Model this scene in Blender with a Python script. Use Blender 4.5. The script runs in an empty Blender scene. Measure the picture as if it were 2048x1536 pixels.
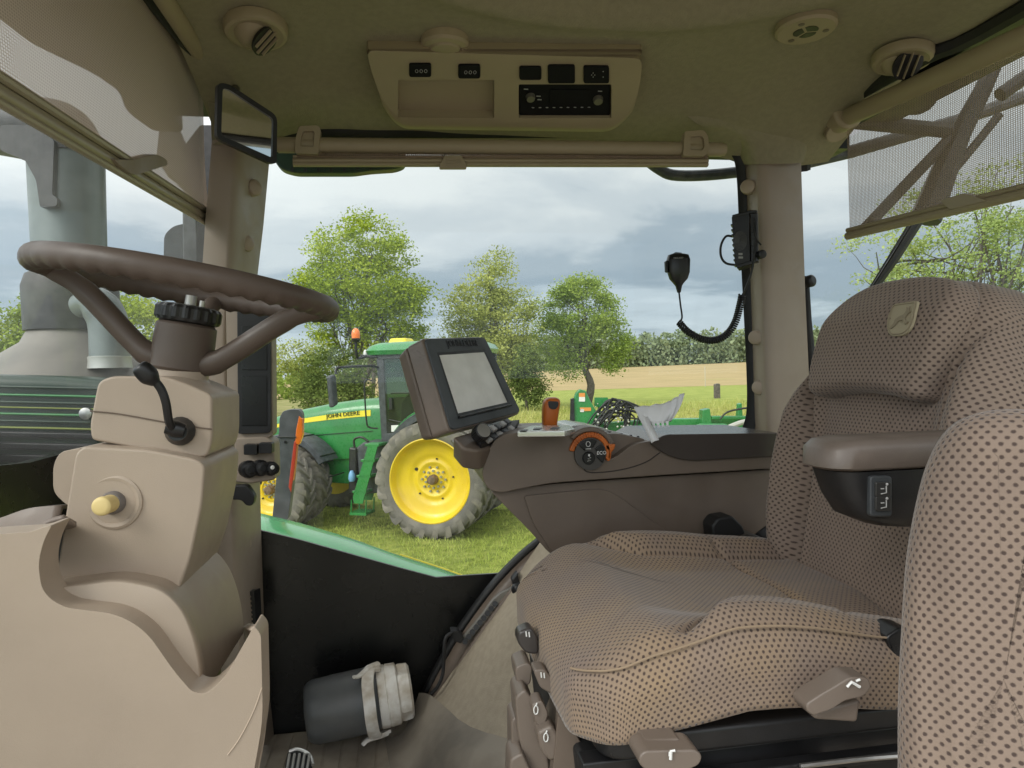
import bpy, bmesh, math, random
from mathutils import Vector as V, Matrix, noise
random.seed(7)
sc = bpy.context.scene
COL = sc.collection
rad = math.radians
# ------------------------------------------------------------------ camera
H = 2.85                                  # eye height over the lawn
FPX = 2048 * 24 / 36
YAW, PIT, ROL = rad(9), rad(0.97), rad(1.5)
Fw = V((math.sin(YAW) * math.cos(PIT), math.cos(YAW) * math.cos(PIT), -math.sin(PIT)))
R0 = V((math.cos(YAW), -math.sin(YAW), 0))
U0 = R0.cross(Fw)
Rt = R0 * math.cos(ROL) - U0 * math.sin(ROL)
Up = U0 * math.cos(ROL) + R0 * math.sin(ROL)
C = V((0, 0, H))
def ray(px, py): return Fw + Rt * ((px - 1024) / FPX) - Up * ((py - 768) / FPX)
def PY(px, py, y):
    d = ray(px, py); return C + d * (y / d.y)
def PX(px, py, x):
    d = ray(px, py); return C + d * (x / d.x)
def PZ(px, py, z):
    d = ray(px, py); return C + d * (z / d.z)
def PD(px, py, k): return C + ray(px, py) * k
def PP(px, py, o, n):
    d = ray(px, py); return C + d * ((o - C).dot(n) / d.dot(n))
def Wp(x, y, z): return V((x, y, H + z))
cam = bpy.data.cameras.new("camera"); camo = bpy.data.objects.new("camera", cam); COL.objects.link(camo)
cam.lens = 24; cam.sensor_width = 36; cam.clip_start = 0.02; cam.clip_end = 5000
camo.matrix_world = Matrix(((Rt.x, Up.x, -Fw.x, C.x), (Rt.y, Up.y, -Fw.y, C.y), (Rt.z, Up.z, -Fw.z, C.z), (0, 0, 0, 1)))
sc.camera = camo

# ------------------------------------------------------------------ mesh builder
class MB:
    def __init__(s): s.v = []; s.f = []; s.uv = []; s.mi = []; s.cur = 0; s.hasuv = False
    def add(s, vs, fs, uvs=None):
        b = len(s.v); s.v += [tuple(p) for p in vs]
        if uvs: s.uv += uvs; s.hasuv = True
        else: s.uv += [(p[0], p[2]) for p in vs]
        for f in fs: s.f.append(tuple(i + b for i in f)); s.mi.append(s.cur)
        return s
    def mat(s, i): s.cur = i; return s
    def build(s, name, mats, parent=None, bevel=0, seg=3, sharp=35, sub=0, solid=0, label=None, kind=None, flat=False, wn=True):
        me = bpy.data.meshes.new(name); me.from_pydata(s.v, [], s.f)
        if not isinstance(mats, (list, tuple)): mats = [mats]
        for m in mats: me.materials.append(m)
        if len(mats) > 1: me.polygons.foreach_set("material_index", s.mi)
        uvl = me.uv_layers.new(name="UVMap")
        for l in me.loops: uvl.data[l.index].uv = s.uv[l.vertex_index]
        bm = bmesh.new(); bm.from_mesh(me)
        if len(s.f) < 70000: bmesh.ops.recalc_face_normals(bm, faces=bm.faces)
        bm.to_mesh(me); bm.free()
        if not flat:
            me.polygons.foreach_set("use_smooth", [True] * len(me.polygons))
            if sharp: me.set_sharp_from_angle(angle=rad(sharp))
        o = bpy.data.objects.new(name, me); COL.objects.link(o)
        if solid:
            m = o.modifiers.new("solid", 'SOLIDIFY'); m.thickness = solid; m.offset = 0
        if sub:
            m = o.modifiers.new("sub", 'SUBSURF'); m.levels = sub; m.render_levels = sub
        if bevel:
            m = o.modifiers.new("bevel", 'BEVEL'); m.width = bevel; m.segments = seg; m.limit_method = 'ANGLE'; m.angle_limit = rad(33)
            if wn:
                w = o.modifiers.new("wn", 'WEIGHTED_NORMAL'); w.keep_sharp = False
        if parent is not None: setpar(o, parent)
        if label: o['label'] = label
        if kind: o['kind'] = kind
        return o
def wloc(p):
    l = p.location.copy()
    return l
def setpar(o, p):
    o.parent = p
    m = Matrix.Identity(4); q = p
    if p.type == 'EMPTY': m = Matrix.Translation(-p.location)
    o.matrix_parent_inverse = m
def thing(name, label, cat, loc, group=None):
    o = bpy.data.objects.new(name, None); COL.objects.link(o); o.location = loc; o.empty_display_size = 0.1
    o['label'] = label; o['category'] = cat
    if group: o['group'] = group
    return o
def tag(o, label, cat, group=None):
    o['label'] = label; o['category'] = cat
    if group: o['group'] = group
    return o
def frame_from(n, up=V((0, 0, 1))):
    n = n.normalized()
    x = up.cross(n)
    if x.length < 1e-4: x = V((1, 0, 0))
    x.normalize(); y = n.cross(x)
    return x, y, n
# --- shapes
def box(mb, c, s, ax=None):
    ex, ey, ez = ax if ax else (V((1, 0, 0)), V((0, 1, 0)), V((0, 0, 1)))
    c = V(c); vs = []
    for k in (-1, 1):
        for j in (-1, 1):
            for i in (-1, 1): vs.append(c + ex * (i * s[0] / 2) + ey * (j * s[1] / 2) + ez * (k * s[2] / 2))
    mb.add(vs, [(0, 2, 3, 1), (4, 5, 7, 6), (0, 1, 5, 4), (2, 6, 7, 3), (0, 4, 6, 2), (1, 3, 7, 5)]); return mb
def tube(mb, pts, r, n=10, caps=True, closed=False, flat=1.0):
    pts = [V(p) for p in pts]; m = len(pts)
    rs = r if isinstance(r, (list, tuple)) else [r] * m
    vs = []; fs = []; prev = None
    for i, p in enumerate(pts):
        if closed: t = pts[(i + 1) % m] - pts[i - 1]
        else: t = pts[min(i + 1, m - 1)] - pts[max(i - 1, 0)]
        t.normalize()
        if prev is None:
            a = V((0, 0, 1)) if abs(t.z) < 0.9 else V((0, 1, 0))
            x = t.cross(a).normalized()
        else:
            x = (prev - t * prev.dot(t)).normalized()
        prev = x; y = t.cross(x)
        for k in range(n):
            a = 2 * math.pi * k / n
            vs.append(p + (x * math.cos(a) + y * math.sin(a) * flat) * rs[i])
    for i in range(m if closed else m - 1):
        j = (i + 1) % m
        for k in range(n):
            k2 = (k + 1) % n
            fs.append((i * n + k, i * n + k2, j * n + k2, j * n + k))
    if caps and not closed:
        fs.append(tuple(range(n))[::-1]); fs.append(tuple((m - 1) * n + k for k in range(n)))
    mb.add(vs, fs); return mb
def smooth(pts, n=6):
    pts = [V(p) for p in pts]
    if len(pts) < 3: return pts
    out = []
    P = [pts[0] * 2 - pts[1]] + pts + [pts[-1] * 2 - pts[-2]]
    for i in range(1, len(P) - 2):
        a, b, c, d = P[i - 1:i + 3]
        for k in range(n):
            t = k / n
            out.append(0.5 * ((2 * b) + (c - a) * t + (2 * a - 5 * b + 4 * c - d) * t * t + (3 * b - a - 3 * c + d) * t ** 3))
    out.append(pts[-1]); return out
def lathe(mb, o, axis, prof, n=24, xdir=None, caps=True):
    x, y, z = frame_from(V(axis)) if xdir is None else (xdir, V(axis).normalized().cross(xdir), V(axis).normalized())
    o = V(o); vs = []; fs = []
    for (h, r) in prof:
        for k in range(n):
            a = 2 * math.pi * k / n
            vs.append(o + z * h + (x * math.cos(a) + y * math.sin(a)) * max(r, 1e-4))
    for i in range(len(prof) - 1):
        for k in range(n):
            k2 = (k + 1) % n
            fs.append((i * n + k, i * n + k2, (i + 1) * n + k2, (i + 1) * n + k))
    if caps: fs.append(tuple(range(n))[::-1]); fs.append(tuple((len(prof) - 1) * n + k for k in range(n)))
    mb.add(vs, fs); return mb
def cyl(mb, a, b, r, n=20, r2=None):
    a = V(a); b = V(b)
    return lathe(mb, a, b - a, [(0, r), ((b - a).length, r if r2 is None else r2)], n)
def prism(mb, pts, vec, taper=None):
    pts = [V(p) for p in pts]; vec = V(vec); n = len(pts)
    c = sum(pts, V((0, 0, 0))) / n
    k = 1 if taper is None else taper
    back = [c + (p - c) * k + vec for p in pts]
    fs = [tuple(range(n)), tuple(range(2 * n - 1, n - 1, -1))]
    for i in range(n):
        j = (i + 1) % n; fs.append((i, i + n, j + n, j))
    mb.add(pts + back, fs); return mb
def rnd(pts, r, n=5):
    """round the corners of a 2D outline; r a number or list"""
    out = []; m = len(pts)
    for i, p in enumerate(pts):
        rr = r[i] if isinstance(r, (list, tuple)) else r
        p = V((p[0], p[1])); a = V(pts[i - 1][:2]); b = V(pts[(i + 1) % m][:2])
        da = (a - p); db = (b - p); la = da.length; lb = db.length
        k = min(rr, la * 0.49, lb * 0.49)
        if k < 1e-6: out.append((p.x, p.y)); continue
        s = p + da * (k / la); e = p + db * (k / lb)
        for q in range(n + 1):
            t = q / n; v = s * (1 - t) ** 2 + p * 2 * t * (1 - t) + e * t * t
            out.append((v.x, v.y))
    return out
def rect(x0, y0, x1, y1, r=0, n=4):
    p = [(x0, y0), (x1, y0), (x1, y1), (x0, y1)]
    return rnd(p, r, n) if r else p
def loft(mb, rows, closed=False, uvs=None):
    m = len(rows); n = len(rows[0]); vs = [V(p) for r in rows for p in r]; fs = []
    for i in range(m - 1):
        for k in range(n if closed else n - 1):
            k2 = (k + 1) % n
            fs.append((i * n + k, i * n + k2, (i + 1) * n + k2, (i + 1) * n + k))
    mb.add(vs, fs, uvs); return mb
def plate(mb, outer, holes, vec):
    """planar plate with holes: 3D outlines, extruded by vec"""
    bm = bmesh.new(); vec = V(vec); loops = []
    for lp in [outer] + holes:
        vs = [bm.verts.new(p) for p in lp]; loops.append(vs)
        for i in range(len(vs)): bm.edges.new((vs[i], vs[(i + 1) % len(vs)]))
    n = (V(outer[1]) - V(outer[0])).cross(V(outer[2]) - V(outer[1]))
    bmesh.ops.triangle_fill(bm, use_beauty=True, use_dissolve=False, edges=bm.edges[:])
    bm.verts.index_update()
    front = [[v.index for v in f.verts] for f in bm.faces]
    vs = [v.co.copy() for v in bm.verts]; N = len(vs)
    fs = [tuple(f) for f in front] + [tuple(i + N for i in f[::-1]) for f in front]
    for lp in loops:
        ids = [v.index for v in lp]
        for i in range(len(ids)):
            a, b = ids[i], ids[(i + 1) % len(ids)]; fs.append((a, b, b + N, a + N))
    bm.free()
    mb.add(vs + [v + vec for v in vs], fs); return mb
def torus_pts(o, ex, ey, rx, ry, n=32, a0=0, a1=2 * math.pi, end=False):
    return [o + ex * (rx * math.cos(a0 + (a1 - a0) * i / n)) + ey * (ry * math.sin(a0 + (a1 - a0) * i / n)) for i in range(n + (1 if end else 0))]
def sphere(mb, c, r, n=12, m=8, ax=None, sc3=(1, 1, 1)):
    ex, ey, ez = ax if ax else (V((1, 0, 0)), V((0, 1, 0)), V((0, 0, 1)))
    rows = []
    for i in range(m + 1):
        t = math.pi * i / m
        rows.append([V(c) + ex * (r * sc3[0] * max(math.sin(t), .02) * math.cos(2 * math.pi * k / n)) + ey * (r * sc3[1] * max(math.sin(t), .02) * math.sin(2 * math.pi * k / n)) + ez * (r * sc3[2] * math.cos(t)) for k in range(n)])
    loft(mb, rows, closed=True); return mb
def sstep(a, b, x):
    t = max(0, min(1, (x - a) / (b - a))); return t * t * (3 - 2 * t)
def cushion(mb, outl, fr, side, er, hf=lambda x, y: 0, rings=40, back=True):
    """upholstered pad: 2D outline in frame fr=(o,ex,ey,ez); side = depth of its sides, er = edge radius; UV in metres"""
    o, ex, ey, ez = fr; P0 = [V(p) for p in outl]; n = 400
    cum = [0]
    for i in range(len(P0)): cum.append(cum[-1] + (P0[(i + 1) % len(P0)] - P0[i]).length)
    P = []; j = 0
    for i in range(n):
        s = cum[-1] * i / n
        while cum[j + 1] < s: j += 1
        P.append(P0[j].lerp(P0[(j + 1) % len(P0)], (s - cum[j]) / max(1e-9, cum[j + 1] - cum[j])))
    cx = sum((p for p in P), V((0, 0))) / n
    N = []
    area = sum(P[i].x * P[(i + 1) % n].y - P[(i + 1) % n].x * P[i].y for i in range(n))
    sg = 1 if area > 0 else -1
    for i in range(n):
        t = (P[(i + 1) % n] - P[i - 1]).normalized(); N.append(V((t.y, -t.x)) * sg)
    rows = []; uv = []
    S = [-side + (side - er) * k / 6 for k in range(6)] if side > er else []
    for z in S:
        row = []
        for i in range(n):
            q = P[i]; row.append(o + ex * q.x + ey * q.y + ez * (z + hf(q.x, q.y) * .6)); s = -z - er + er * 1.571; w = q + N[i] * (s - er)
            uv.append((w.x, w.y))
        rows.append(row)
    for k in range(7):
        a = math.pi / 2 * k / 6; row = []
        for i in range(n):
            q = P[i] - N[i] * (er * (1 - math.cos(a))); z = er * (math.sin(a) - 1)
            row.append(o + ex * q.x + ey * q.y + ez * (z + hf(q.x, q.y) * (.6 + .4 * k / 6))); w = P[i] + N[i] * (er * (1.571 - a) - er)
            uv.append((w.x, w.y))
        rows.append(row)
    for k in range(1, rings + 1):
        f = 1 - k / rings; row = []
        for i in range(n):
            q0 = P[i] - N[i] * er; q = cx + (q0 - cx) * max(f, .004)
            row.append(o + ex * q.x + ey * q.y + ez * hf(q.x, q.y)); uv.append((q.x, q.y))
        rows.append(row)
    loft(mb, rows, closed=True, uvs=uv)
    if back:
        m = len(mb.v); mb.f.append(tuple(range(m - n * len(rows), m - n * len(rows) + n))); mb.mi.append(mb.cur)
    return mb
def text3d(name, s, o, ex, ey, size, mat, parent, ext=0.0004, align='CENTER', sx=1.0):
    cu = bpy.data.curves.new(name, 'FONT'); cu.body = s; cu.size = size; cu.extrude = ext; cu.align_x = align; cu.align_y = 'CENTER'; cu.resolution_u = 2
    to = bpy.data.objects.new("text_tmp", cu); COL.objects.link(to)
    me = bpy.data.meshes.new_from_object(to); bpy.data.objects.remove(to); bpy.data.curves.remove(cu)
    ex = V(ex).normalized(); ez = ex.cross(V(ey)).normalized(); ey = ez.cross(ex)
    for v in me.vertices: v.co = V(o) + ex * (v.co.x * sx) + ey * v.co.y + ez * v.co.z
    me.name = name; me.materials.clear(); me.materials.append(mat)
    ob = bpy.data.objects.new(name, me); COL.objects.link(ob)
    if parent is not None: setpar(ob, parent)
    return ob

# ------------------------------------------------------------------ materials
def mat(name, col, rough=.5, metal=0, spec=.5, bump=0, bscale=200, var=0, vscale=6, coat=0, trans=None, col2=None, detail=4, bdist=.001, rvar=0):
    m = bpy.data.materials.new(name); m.use_nodes = True; nt = m.node_tree; b = nt.nodes["Principled BSDF"]
    b.inputs['Base Color'].default_value = (*col, 1); b.inputs['Roughness'].default_value = rough; b.inputs['Metallic'].default_value = metal
    b.inputs['Specular IOR Level'].default_value = spec
    if coat: b.inputs['Coat Weight'].default_value = coat; b.inputs['Coat Roughness'].default_value = .08
    tc = nt.nodes.new('ShaderNodeTexCoord')
    if var or col2:
        n = nt.nodes.new('ShaderNodeTexNoise'); n.inputs['Scale'].default_value = vscale; n.inputs['Detail'].default_value = detail
        nt.links.new(tc.outputs['Object'], n.inputs['Vector'])
        r = nt.nodes.new('ShaderNodeValToRGB'); r.color_ramp.elements[0].position = .36; r.color_ramp.elements[1].position = .64
        c2 = col2 or tuple(c * (1 - var) for c in col); c1 = col if col2 else tuple(min(1, c * (1 + var)) for c in col)
        r.color_ramp.elements[0].color = (*c2, 1); r.color_ramp.elements[1].color = (*c1, 1)
        nt.links.new(n.outputs['Fac'], r.inputs['Fac']); nt.links.new(r.outputs['Color'], b.inputs['Base Color'])
    if rvar:
        n3 = nt.nodes.new('ShaderNodeTexNoise'); n3.inputs['Scale'].default_value = 14; n3.inputs['Detail'].default_value = 8; n3.inputs['Distortion'].default_value = .6
        nt.links.new(tc.outputs['Object'], n3.inputs['Vector']); q = nt.nodes.new('ShaderNodeMapRange'); q.inputs['From Min'].default_value = .3; q.inputs['From Max'].default_value = .7
        q.inputs['To Min'].default_value = max(.08, rough - rvar); q.inputs['To Max'].default_value = rough + rvar; nt.links.new(n3.outputs['Fac'], q.inputs['Value']); nt.links.new(q.outputs[0], b.inputs['Roughness'])
    if bump:
        n2 = nt.nodes.new('ShaderNodeTexNoise'); n2.inputs['Scale'].default_value = bscale; n2.inputs['Detail'].default_value = 3
        nt.links.new(tc.outputs['Object'], n2.inputs['Vector'])
        bp = nt.nodes.new('ShaderNodeBump'); bp.inputs['Strength'].default_value = bump; bp.inputs['Distance'].default_value = bdist
        nt.links.new(n2.outputs['Fac'], bp.inputs['Height']); nt.links.new(bp.outputs['Normal'], b.inputs['Normal'])
    return m
M = {}
M['beige'] = mat('beige_plastic', (.388, .31, .24), .5, bump=.25, bscale=900, var=.055, vscale=5, detail=8, rvar=.14)
M['beige_d'] = mat('pillar_plastic', (.31, .25, .195), .5, bump=.3, bscale=700, var=.04, vscale=8, rvar=.14)
M['trim'] = mat('overhead_plastic', (.335, .275, .18), .5, bump=.2, bscale=900, var=.03)
M['brown'] = mat('brown_plastic', (.15, .115, .09), .45, bump=.3, bscale=900, var=.08, vscale=9, rvar=.14)
M['brown_l'] = mat('brown_plastic_worn', (.19, .148, .12), .4, bump=.3, bscale=900, var=.15, vscale=14, rvar=.14)
M['wheel'] = mat('steering_rubber', (.10, .073, .058), .5, bump=.2, bscale=500, var=.1, rvar=.14)
M['black'] = mat('black_plastic', (.012, .012, .013), .4, bump=.15, bscale=600, var=.25, vscale=20, rvar=.14)
M['matt'] = mat('matt_black', (.010, .010, .011), .75, spec=.15)
M['rubber'] = mat('black_rubber', (.015, .015, .016), .6, var=.3, vscale=15)
M['frit'] = mat('black_frit_glass', (.008, .008, .008), .28, var=.15, vscale=4, rvar=.04)
M['grey_d'] = mat('dark_grey_plastic', (.05, .055, .06), .5, bump=.2, bscale=300, var=.3, vscale=12)
M['headliner'] = mat('headliner_felt', (.29, .262, .175), .95, spec=.1, bump=.6, bscale=300, var=.05, vscale=70, detail=6, bdist=.002)
M['felt_panel'] = mat('ribbed_fabric_trim', (.40, .34, .26), .9, spec=.15, bump=.8, bscale=420, var=.06, vscale=60)
M['orange'] = mat('orange_plastic', (.52, .13, .02), .38, bump=.1, bscale=700, var=.05)
M['yellowknob'] = mat('yellow_knob', (.72, .56, .24), .5)
M['white'] = mat('white_print', (.8, .8, .78), .6)
M['greyprint'] = mat('grey_print', (.35, .35, .34), .6)
M['paper'] = mat('white_paper', (.80, .80, .82), .85, var=.04, vscale=40, spec=.1)
M['lid'] = mat('dirty_white_plastic', (.80, .77, .72), .5, col2=(.50, .43, .34), vscale=26, detail=7)
M['bottle'] = mat('charcoal_bottle_coat', (.075, .083, .088), .42, col2=(.12, .12, .118), vscale=11, bump=.2, bscale=300)
M['floor'] = mat('rubber_floor_mat', (.23, .195, .155), .7, col2=(.40, .345, .27), vscale=9, detail=8, bump=.4, bscale=300)
M['mat_skirt'] = mat('worn_rubber_skirt', (.19, .165, .135), .65, col2=(.33, .285, .23), vscale=8, detail=7, bump=.3, bscale=200)
M['metal'] = mat('bare_metal', (.45, .44, .42), .35, metal=.9, var=.2, vscale=30)
M['alu'] = mat('ribbed_bar', (.36, .31, .23), .4, metal=.15, bump=.1)
M['green'] = mat('green_paint', (.022, .20, .045), .32, coat=.5, var=.12, vscale=2.5, rvar=.14)
M['green_l'] = mat('green_paint_sky_sheen', (.075, .37, .13), .25, coat=.6, var=.08, vscale=3)  # paler green: the fender's sky reflection is put into the base colour
M['green_dk'] = mat('dark_green_paint', (.010, .034, .016), .35, var=.1)
M['yellow'] = mat('yellow_paint', (.78, .55, .015), .4, coat=.2, col2=(.66, .45, .02), vscale=2.2, detail=6, rvar=.14)
M['stripe'] = mat('yellow_decal', (.80, .66, .03), .4)
M['tyre'] = mat('dusty_tyre', (.115, .105, .09), .85, col2=(.185, .165, .135), vscale=3.5, detail=8, bump=.5, bscale=60, bdist=.01)
M['lug'] = mat('dried_mud_lug', (.21, .185, .15), .9, col2=(.12, .11, .095), vscale=5, detail=8)
M['stack'] = mat('exhaust_shield', (.16, .19, .185), .4, metal=.3, col2=(.23, .26, .25), vscale=9, detail=7)
M['stack_dk'] = mat('sooty_steel', (.022, .023, .025), .5, col2=(.05, .05, .05), vscale=30, detail=8)
M['cone'] = mat('heat_shield_grey', (.16, .15, .13), .5, metal=.2, col2=(.22, .2, .17), vscale=8, detail=7)
M['amber'] = mat('amber_lens', (.9, .2, .02), .2, coat=.4)
M['redlens'] = mat('red_lens', (.55, .06, .03), .3)
M['silver'] = mat('silver_film', (.62, .62, .6), .22, metal=.6)
M['screen'] = mat('smudged_sheen_screen', (.74, .72, .67), .3, col2=(.84, .82, .77), vscale=22, detail=8)  # dusty grey, raised so the colour also carries the reflected sky
M['mirror'] = mat('mirror_glass', (.85, .87, .85), .02, metal=1)
M['lensw'] = mat('clear_lens', (.75, .75, .7), .15)
M['beltblack'] = mat('belt_black', (.012, .012, .012), .55, bump=.3, bscale=500)
M['bark'] = mat('bark', (.085, .07, .055), .95, col2=(.14, .125, .105), vscale=6, bump=.7, bscale=25, bdist=.03)
M['stub'] = mat('weathered_post', (.12, .10, .09), .9, var=.3, vscale=8)
M['badge'] = mat('badge_weave', (.40, .345, .235), .85, bump=.4, bscale=500)
M['badge_d'] = mat('badge_outline', (.29, .245, .165), .85, bump=.4, bscale=500)
M['decal_w'] = mat('white_decal', (.78, .76, .70), .5)
M['decal_o'] = mat('orange_decal', (.75, .28, .06), .5)

def fabric(name, pitch, light, dark, stain=None):
    m = bpy.data.materials.new(name); m.use_nodes = True; nt = m.node_tree; N = nt.nodes; L = nt.links
    b = N["Principled BSDF"]; b.inputs['Roughness'].default_value = .95; b.inputs['Specular IOR Level'].default_value = .1
    b.inputs['Sheen Weight'].default_value = .25; b.inputs['Sheen Roughness'].default_value = .4
    def math_(op, a, bb=None, c=None):
        n = N.new('ShaderNodeMath'); n.operation = op
        for i, x in enumerate((a, bb, c)):
            if x is None: continue
            if isinstance(x, (int, float)): n.inputs[i].default_value = x
            else: L.new(x, n.inputs[i])
        return n.outputs[0]
    uvn = N.new('ShaderNodeUVMap'); uvn.uv_map = "UVMap"; tc = N.new('ShaderNodeTexCoord')
    nz = N.new('ShaderNodeTexNoise'); nz.inputs['Scale'].default_value = 240; L.new(tc.outputs['Object'], nz.inputs['Vector'])
    sp = N.new('ShaderNodeSeparateXYZ'); L.new(uvn.outputs[0], sp.inputs[0])
    u = math_('DIVIDE', sp.outputs[0], pitch); v = math_('DIVIDE', sp.outputs[1], pitch * .62)
    row = math_('FLOOR', v); half = math_('MULTIPLY', math_('PINGPONG', row, 1.0), .5)
    fu = math_('SUBTRACT', math_('FRACT', math_('ADD', u, half)), .5); fv = math_('SUBTRACT', math_('FRACT', v), .5)
    d = math_('SQRT', math_('ADD', math_('POWER', math_('MULTIPLY', fu, 1.25), 2.0), math_('POWER', math_('MULTIPLY', fv, .82), 2.0)))
    d = math_('ADD', d, math_('MULTIPLY', math_('SUBTRACT', nz.outputs['Fac'], .5), .22))
    mr = N.new('ShaderNodeMapRange'); mr.inputs['From Min'].default_value = .17; mr.inputs['From Max'].default_value = .33
    L.new(d, mr.inputs['Value'])
    n2 = N.new('ShaderNodeTexNoise'); n2.inputs['Scale'].default_value = 9; n2.inputs['Detail'].default_value = 6; L.new(tc.outputs['Object'], n2.inputs['Vector'])
    rl = N.new('ShaderNodeValToRGB'); rl.color_ramp.elements[0].position = .35; rl.color_ramp.elements[1].position = .7
    rl.color_ramp.elements[0].color = (*light, 1); rl.color_ramp.elements[1].color = (*(stain or tuple(c * 1.1 for c in light)), 1); L.new(n2.outputs['Fac'], rl.inputs['Fac'])
    mx = N.new('ShaderNodeMix'); mx.data_type = 'RGBA'; mx.inputs[6].default_value = (*dark, 1)
    L.new(mr.outputs[0], mx.inputs[0]); L.new(rl.outputs[0], mx.inputs[7]); L.new(mx.outputs[2], b.inputs['Base Color'])
    bp = N.new('ShaderNodeBump'); bp.inputs['Strength'].default_value = .5; bp.inputs['Distance'].default_value = .0015
    hsum = math_('ADD', mr.outputs[0], math_('MULTIPLY', nz.outputs['Fac'], .6)); L.new(hsum, bp.inputs['Height']); L.new(bp.outputs[0], b.inputs['Normal'])
    return m
M['fabric'] = fabric('dotted_seat_fabric', .0098, (.258, .198, .160), (.085, .062, .054), (.29, .222, .175))
M['fabric_n'] = fabric('dotted_seat_fabric_near', .0104, (.258, .198, .160), (.085, .062, .054), (.29, .222, .175))
M['fabric_s'] = fabric('dotted_seat_fabric_stained', .0085, (.258, .198, .160), (.085, .062, .054), (.325, .236, .155))

def glassmat(name, tint=(.96, .98, .97), refl=.6, haze=0.0, hcol=(.7, .72, .7), hscale=3):
    m = bpy.data.materials.new(name); m.use_nodes = True; nt = m.node_tree; N = nt.nodes; L = nt.links
    for n in list(N): N.remove(n)
    out = N.new('ShaderNodeOutputMaterial'); t = N.new('ShaderNodeBsdfTransparent'); t.inputs[0].default_value = (*tint, 1)
    g = N.new('ShaderNodeBsdfGlossy'); g.inputs['Roughness'].default_value = .01
    fr = N.new('ShaderNodeLayerWeight'); fr.inputs[0].default_value = .5
    pw = N.new('ShaderNodeMath'); pw.operation = 'POWER'; pw.inputs[1].default_value = 5; L.new(fr.outputs['Facing'], pw.inputs[0])
    ma = N.new('ShaderNodeMath'); ma.operation = 'MULTIPLY_ADD'; ma.inputs[1].default_value = .9; ma.inputs[2].default_value = .045; L.new(pw.outputs[0], ma.inputs[0])
    mu = N.new('ShaderNodeMath'); mu.operation = 'MULTIPLY'; mu.inputs[1].default_value = refl; L.new(ma.outputs[0], mu.inputs[0])
    mx = N.new('ShaderNodeMixShader'); L.new(mu.outputs[0], mx.inputs[0]); L.new(t.outputs[0], mx.inputs[1]); L.new(g.outputs[0], mx.inputs[2])
    last = mx
    if haze:
        tc = N.new('ShaderNodeTexCoord'); nz = N.new('ShaderNodeTexNoise'); nz.inputs['Scale'].default_value = hscale; nz.inputs['Detail'].default_value = 8; L.new(tc.outputs['Object'], nz.inputs[0])
        mr = N.new('ShaderNodeMapRange'); mr.inputs['To Min'].default_value = haze * .4; mr.inputs['To Max'].default_value = haze * 1.5; mr.inputs['From Min'].default_value = .3; mr.inputs['From Max'].default_value = .7; L.new(nz.outputs[0], mr.inputs[0])
        df = N.new('ShaderNodeBsdfDiffuse'); df.inputs[0].default_value = (*hcol, 1); tl = N.new('ShaderNodeBsdfTranslucent'); tl.inputs[0].default_value = (*hcol, 1)
        m1 = N.new('ShaderNodeMixShader'); m1.inputs[0].default_value = .5; L.new(df.outputs[0], m1.inputs[1]); L.new(tl.outputs[0], m1.inputs[2])
        m2 = N.new('ShaderNodeMixShader'); L.new(mr.outputs[0], m2.inputs[0]); L.new(mx.outputs[0], m2.inputs[1]); L.new(m1.outputs[0], m2.inputs[2]); last = m2
    L.new(last.outputs[0], out.inputs[0]); return m
M['glass'] = glassmat('clear_side_glass', refl=.35, haze=.010)
M['windscreen'] = glassmat('dusty_windscreen', (.93, .96, .95), 1.0, .11, hscale=5)
M['tglass'] = glassmat('tinted_cab_glass', (.46, .60, .53), .9, .03)

def blindmat(name, col, openf):
    m = bpy.data.materials.new(name); m.use_nodes = True; nt = m.node_tree; N = nt.nodes; L = nt.links
    for n in list(N): N.remove(n)
    out = N.new('ShaderNodeOutputMaterial'); t = N.new('ShaderNodeBsdfTransparent')
    df = N.new('ShaderNodeBsdfDiffuse'); df.inputs[0].default_value = (*col, 1); tl = N.new('ShaderNodeBsdfTranslucent'); tl.inputs[0].default_value = tuple(c * .45 for c in col) + (1,)
    ad = N.new('ShaderNodeAddShader'); L.new(df.outputs[0], ad.inputs[0]); L.new(tl.outputs[0], ad.inputs[1])
    uv = N.new('ShaderNodeUVMap'); uv.uv_map = "UVMap"
    sp = N.new('ShaderNodeSeparateXYZ'); L.new(uv.outputs[0], sp.inputs[0])
    def mth(op, a, b):
        n = N.new('ShaderNodeMath'); n.operation = op
        for i, x in enumerate((a, b)):
            if isinstance(x, (int, float)): n.inputs[i].default_value = x
            else: L.new(x, n.inputs[i])
        return n.outputs[0]
    s1 = mth('ADD', mth('MULTIPLY', mth('SINE', mth('MULTIPLY', sp.outputs[0], 2 * math.pi / .0046), 0), .5), .5)
    s2 = mth('ADD', mth('MULTIPLY', mth('SINE', mth('MULTIPLY', sp.outputs[1], 2 * math.pi / .0046), 0), .5), .5)
    h = mth('MULTIPLY', s1, s2)
    mr = N.new('ShaderNodeMapRange'); mr.inputs['From Min'].default_value = .12; mr.inputs['From Max'].default_value = .45; mr.inputs['To Min'].default_value = openf * .35; mr.inputs['To Max'].default_value = openf * 1.9; L.new(h, mr.inputs[0])
    mx = N.new('ShaderNodeMixShader'); L.new(mr.outputs[0], mx.inputs[0]); L.new(ad.outputs[0], mx.inputs[1]); L.new(t.outputs[0], mx.inputs[2])
    L.new(mx.outputs[0], out.inputs[0]); return m
M['blind'] = blindmat('perforated_blind', (.25, .19, .145), .43); M['blind_f'] = blindmat('dense_perforated_blind', (.30, .235, .185), .20)

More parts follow.
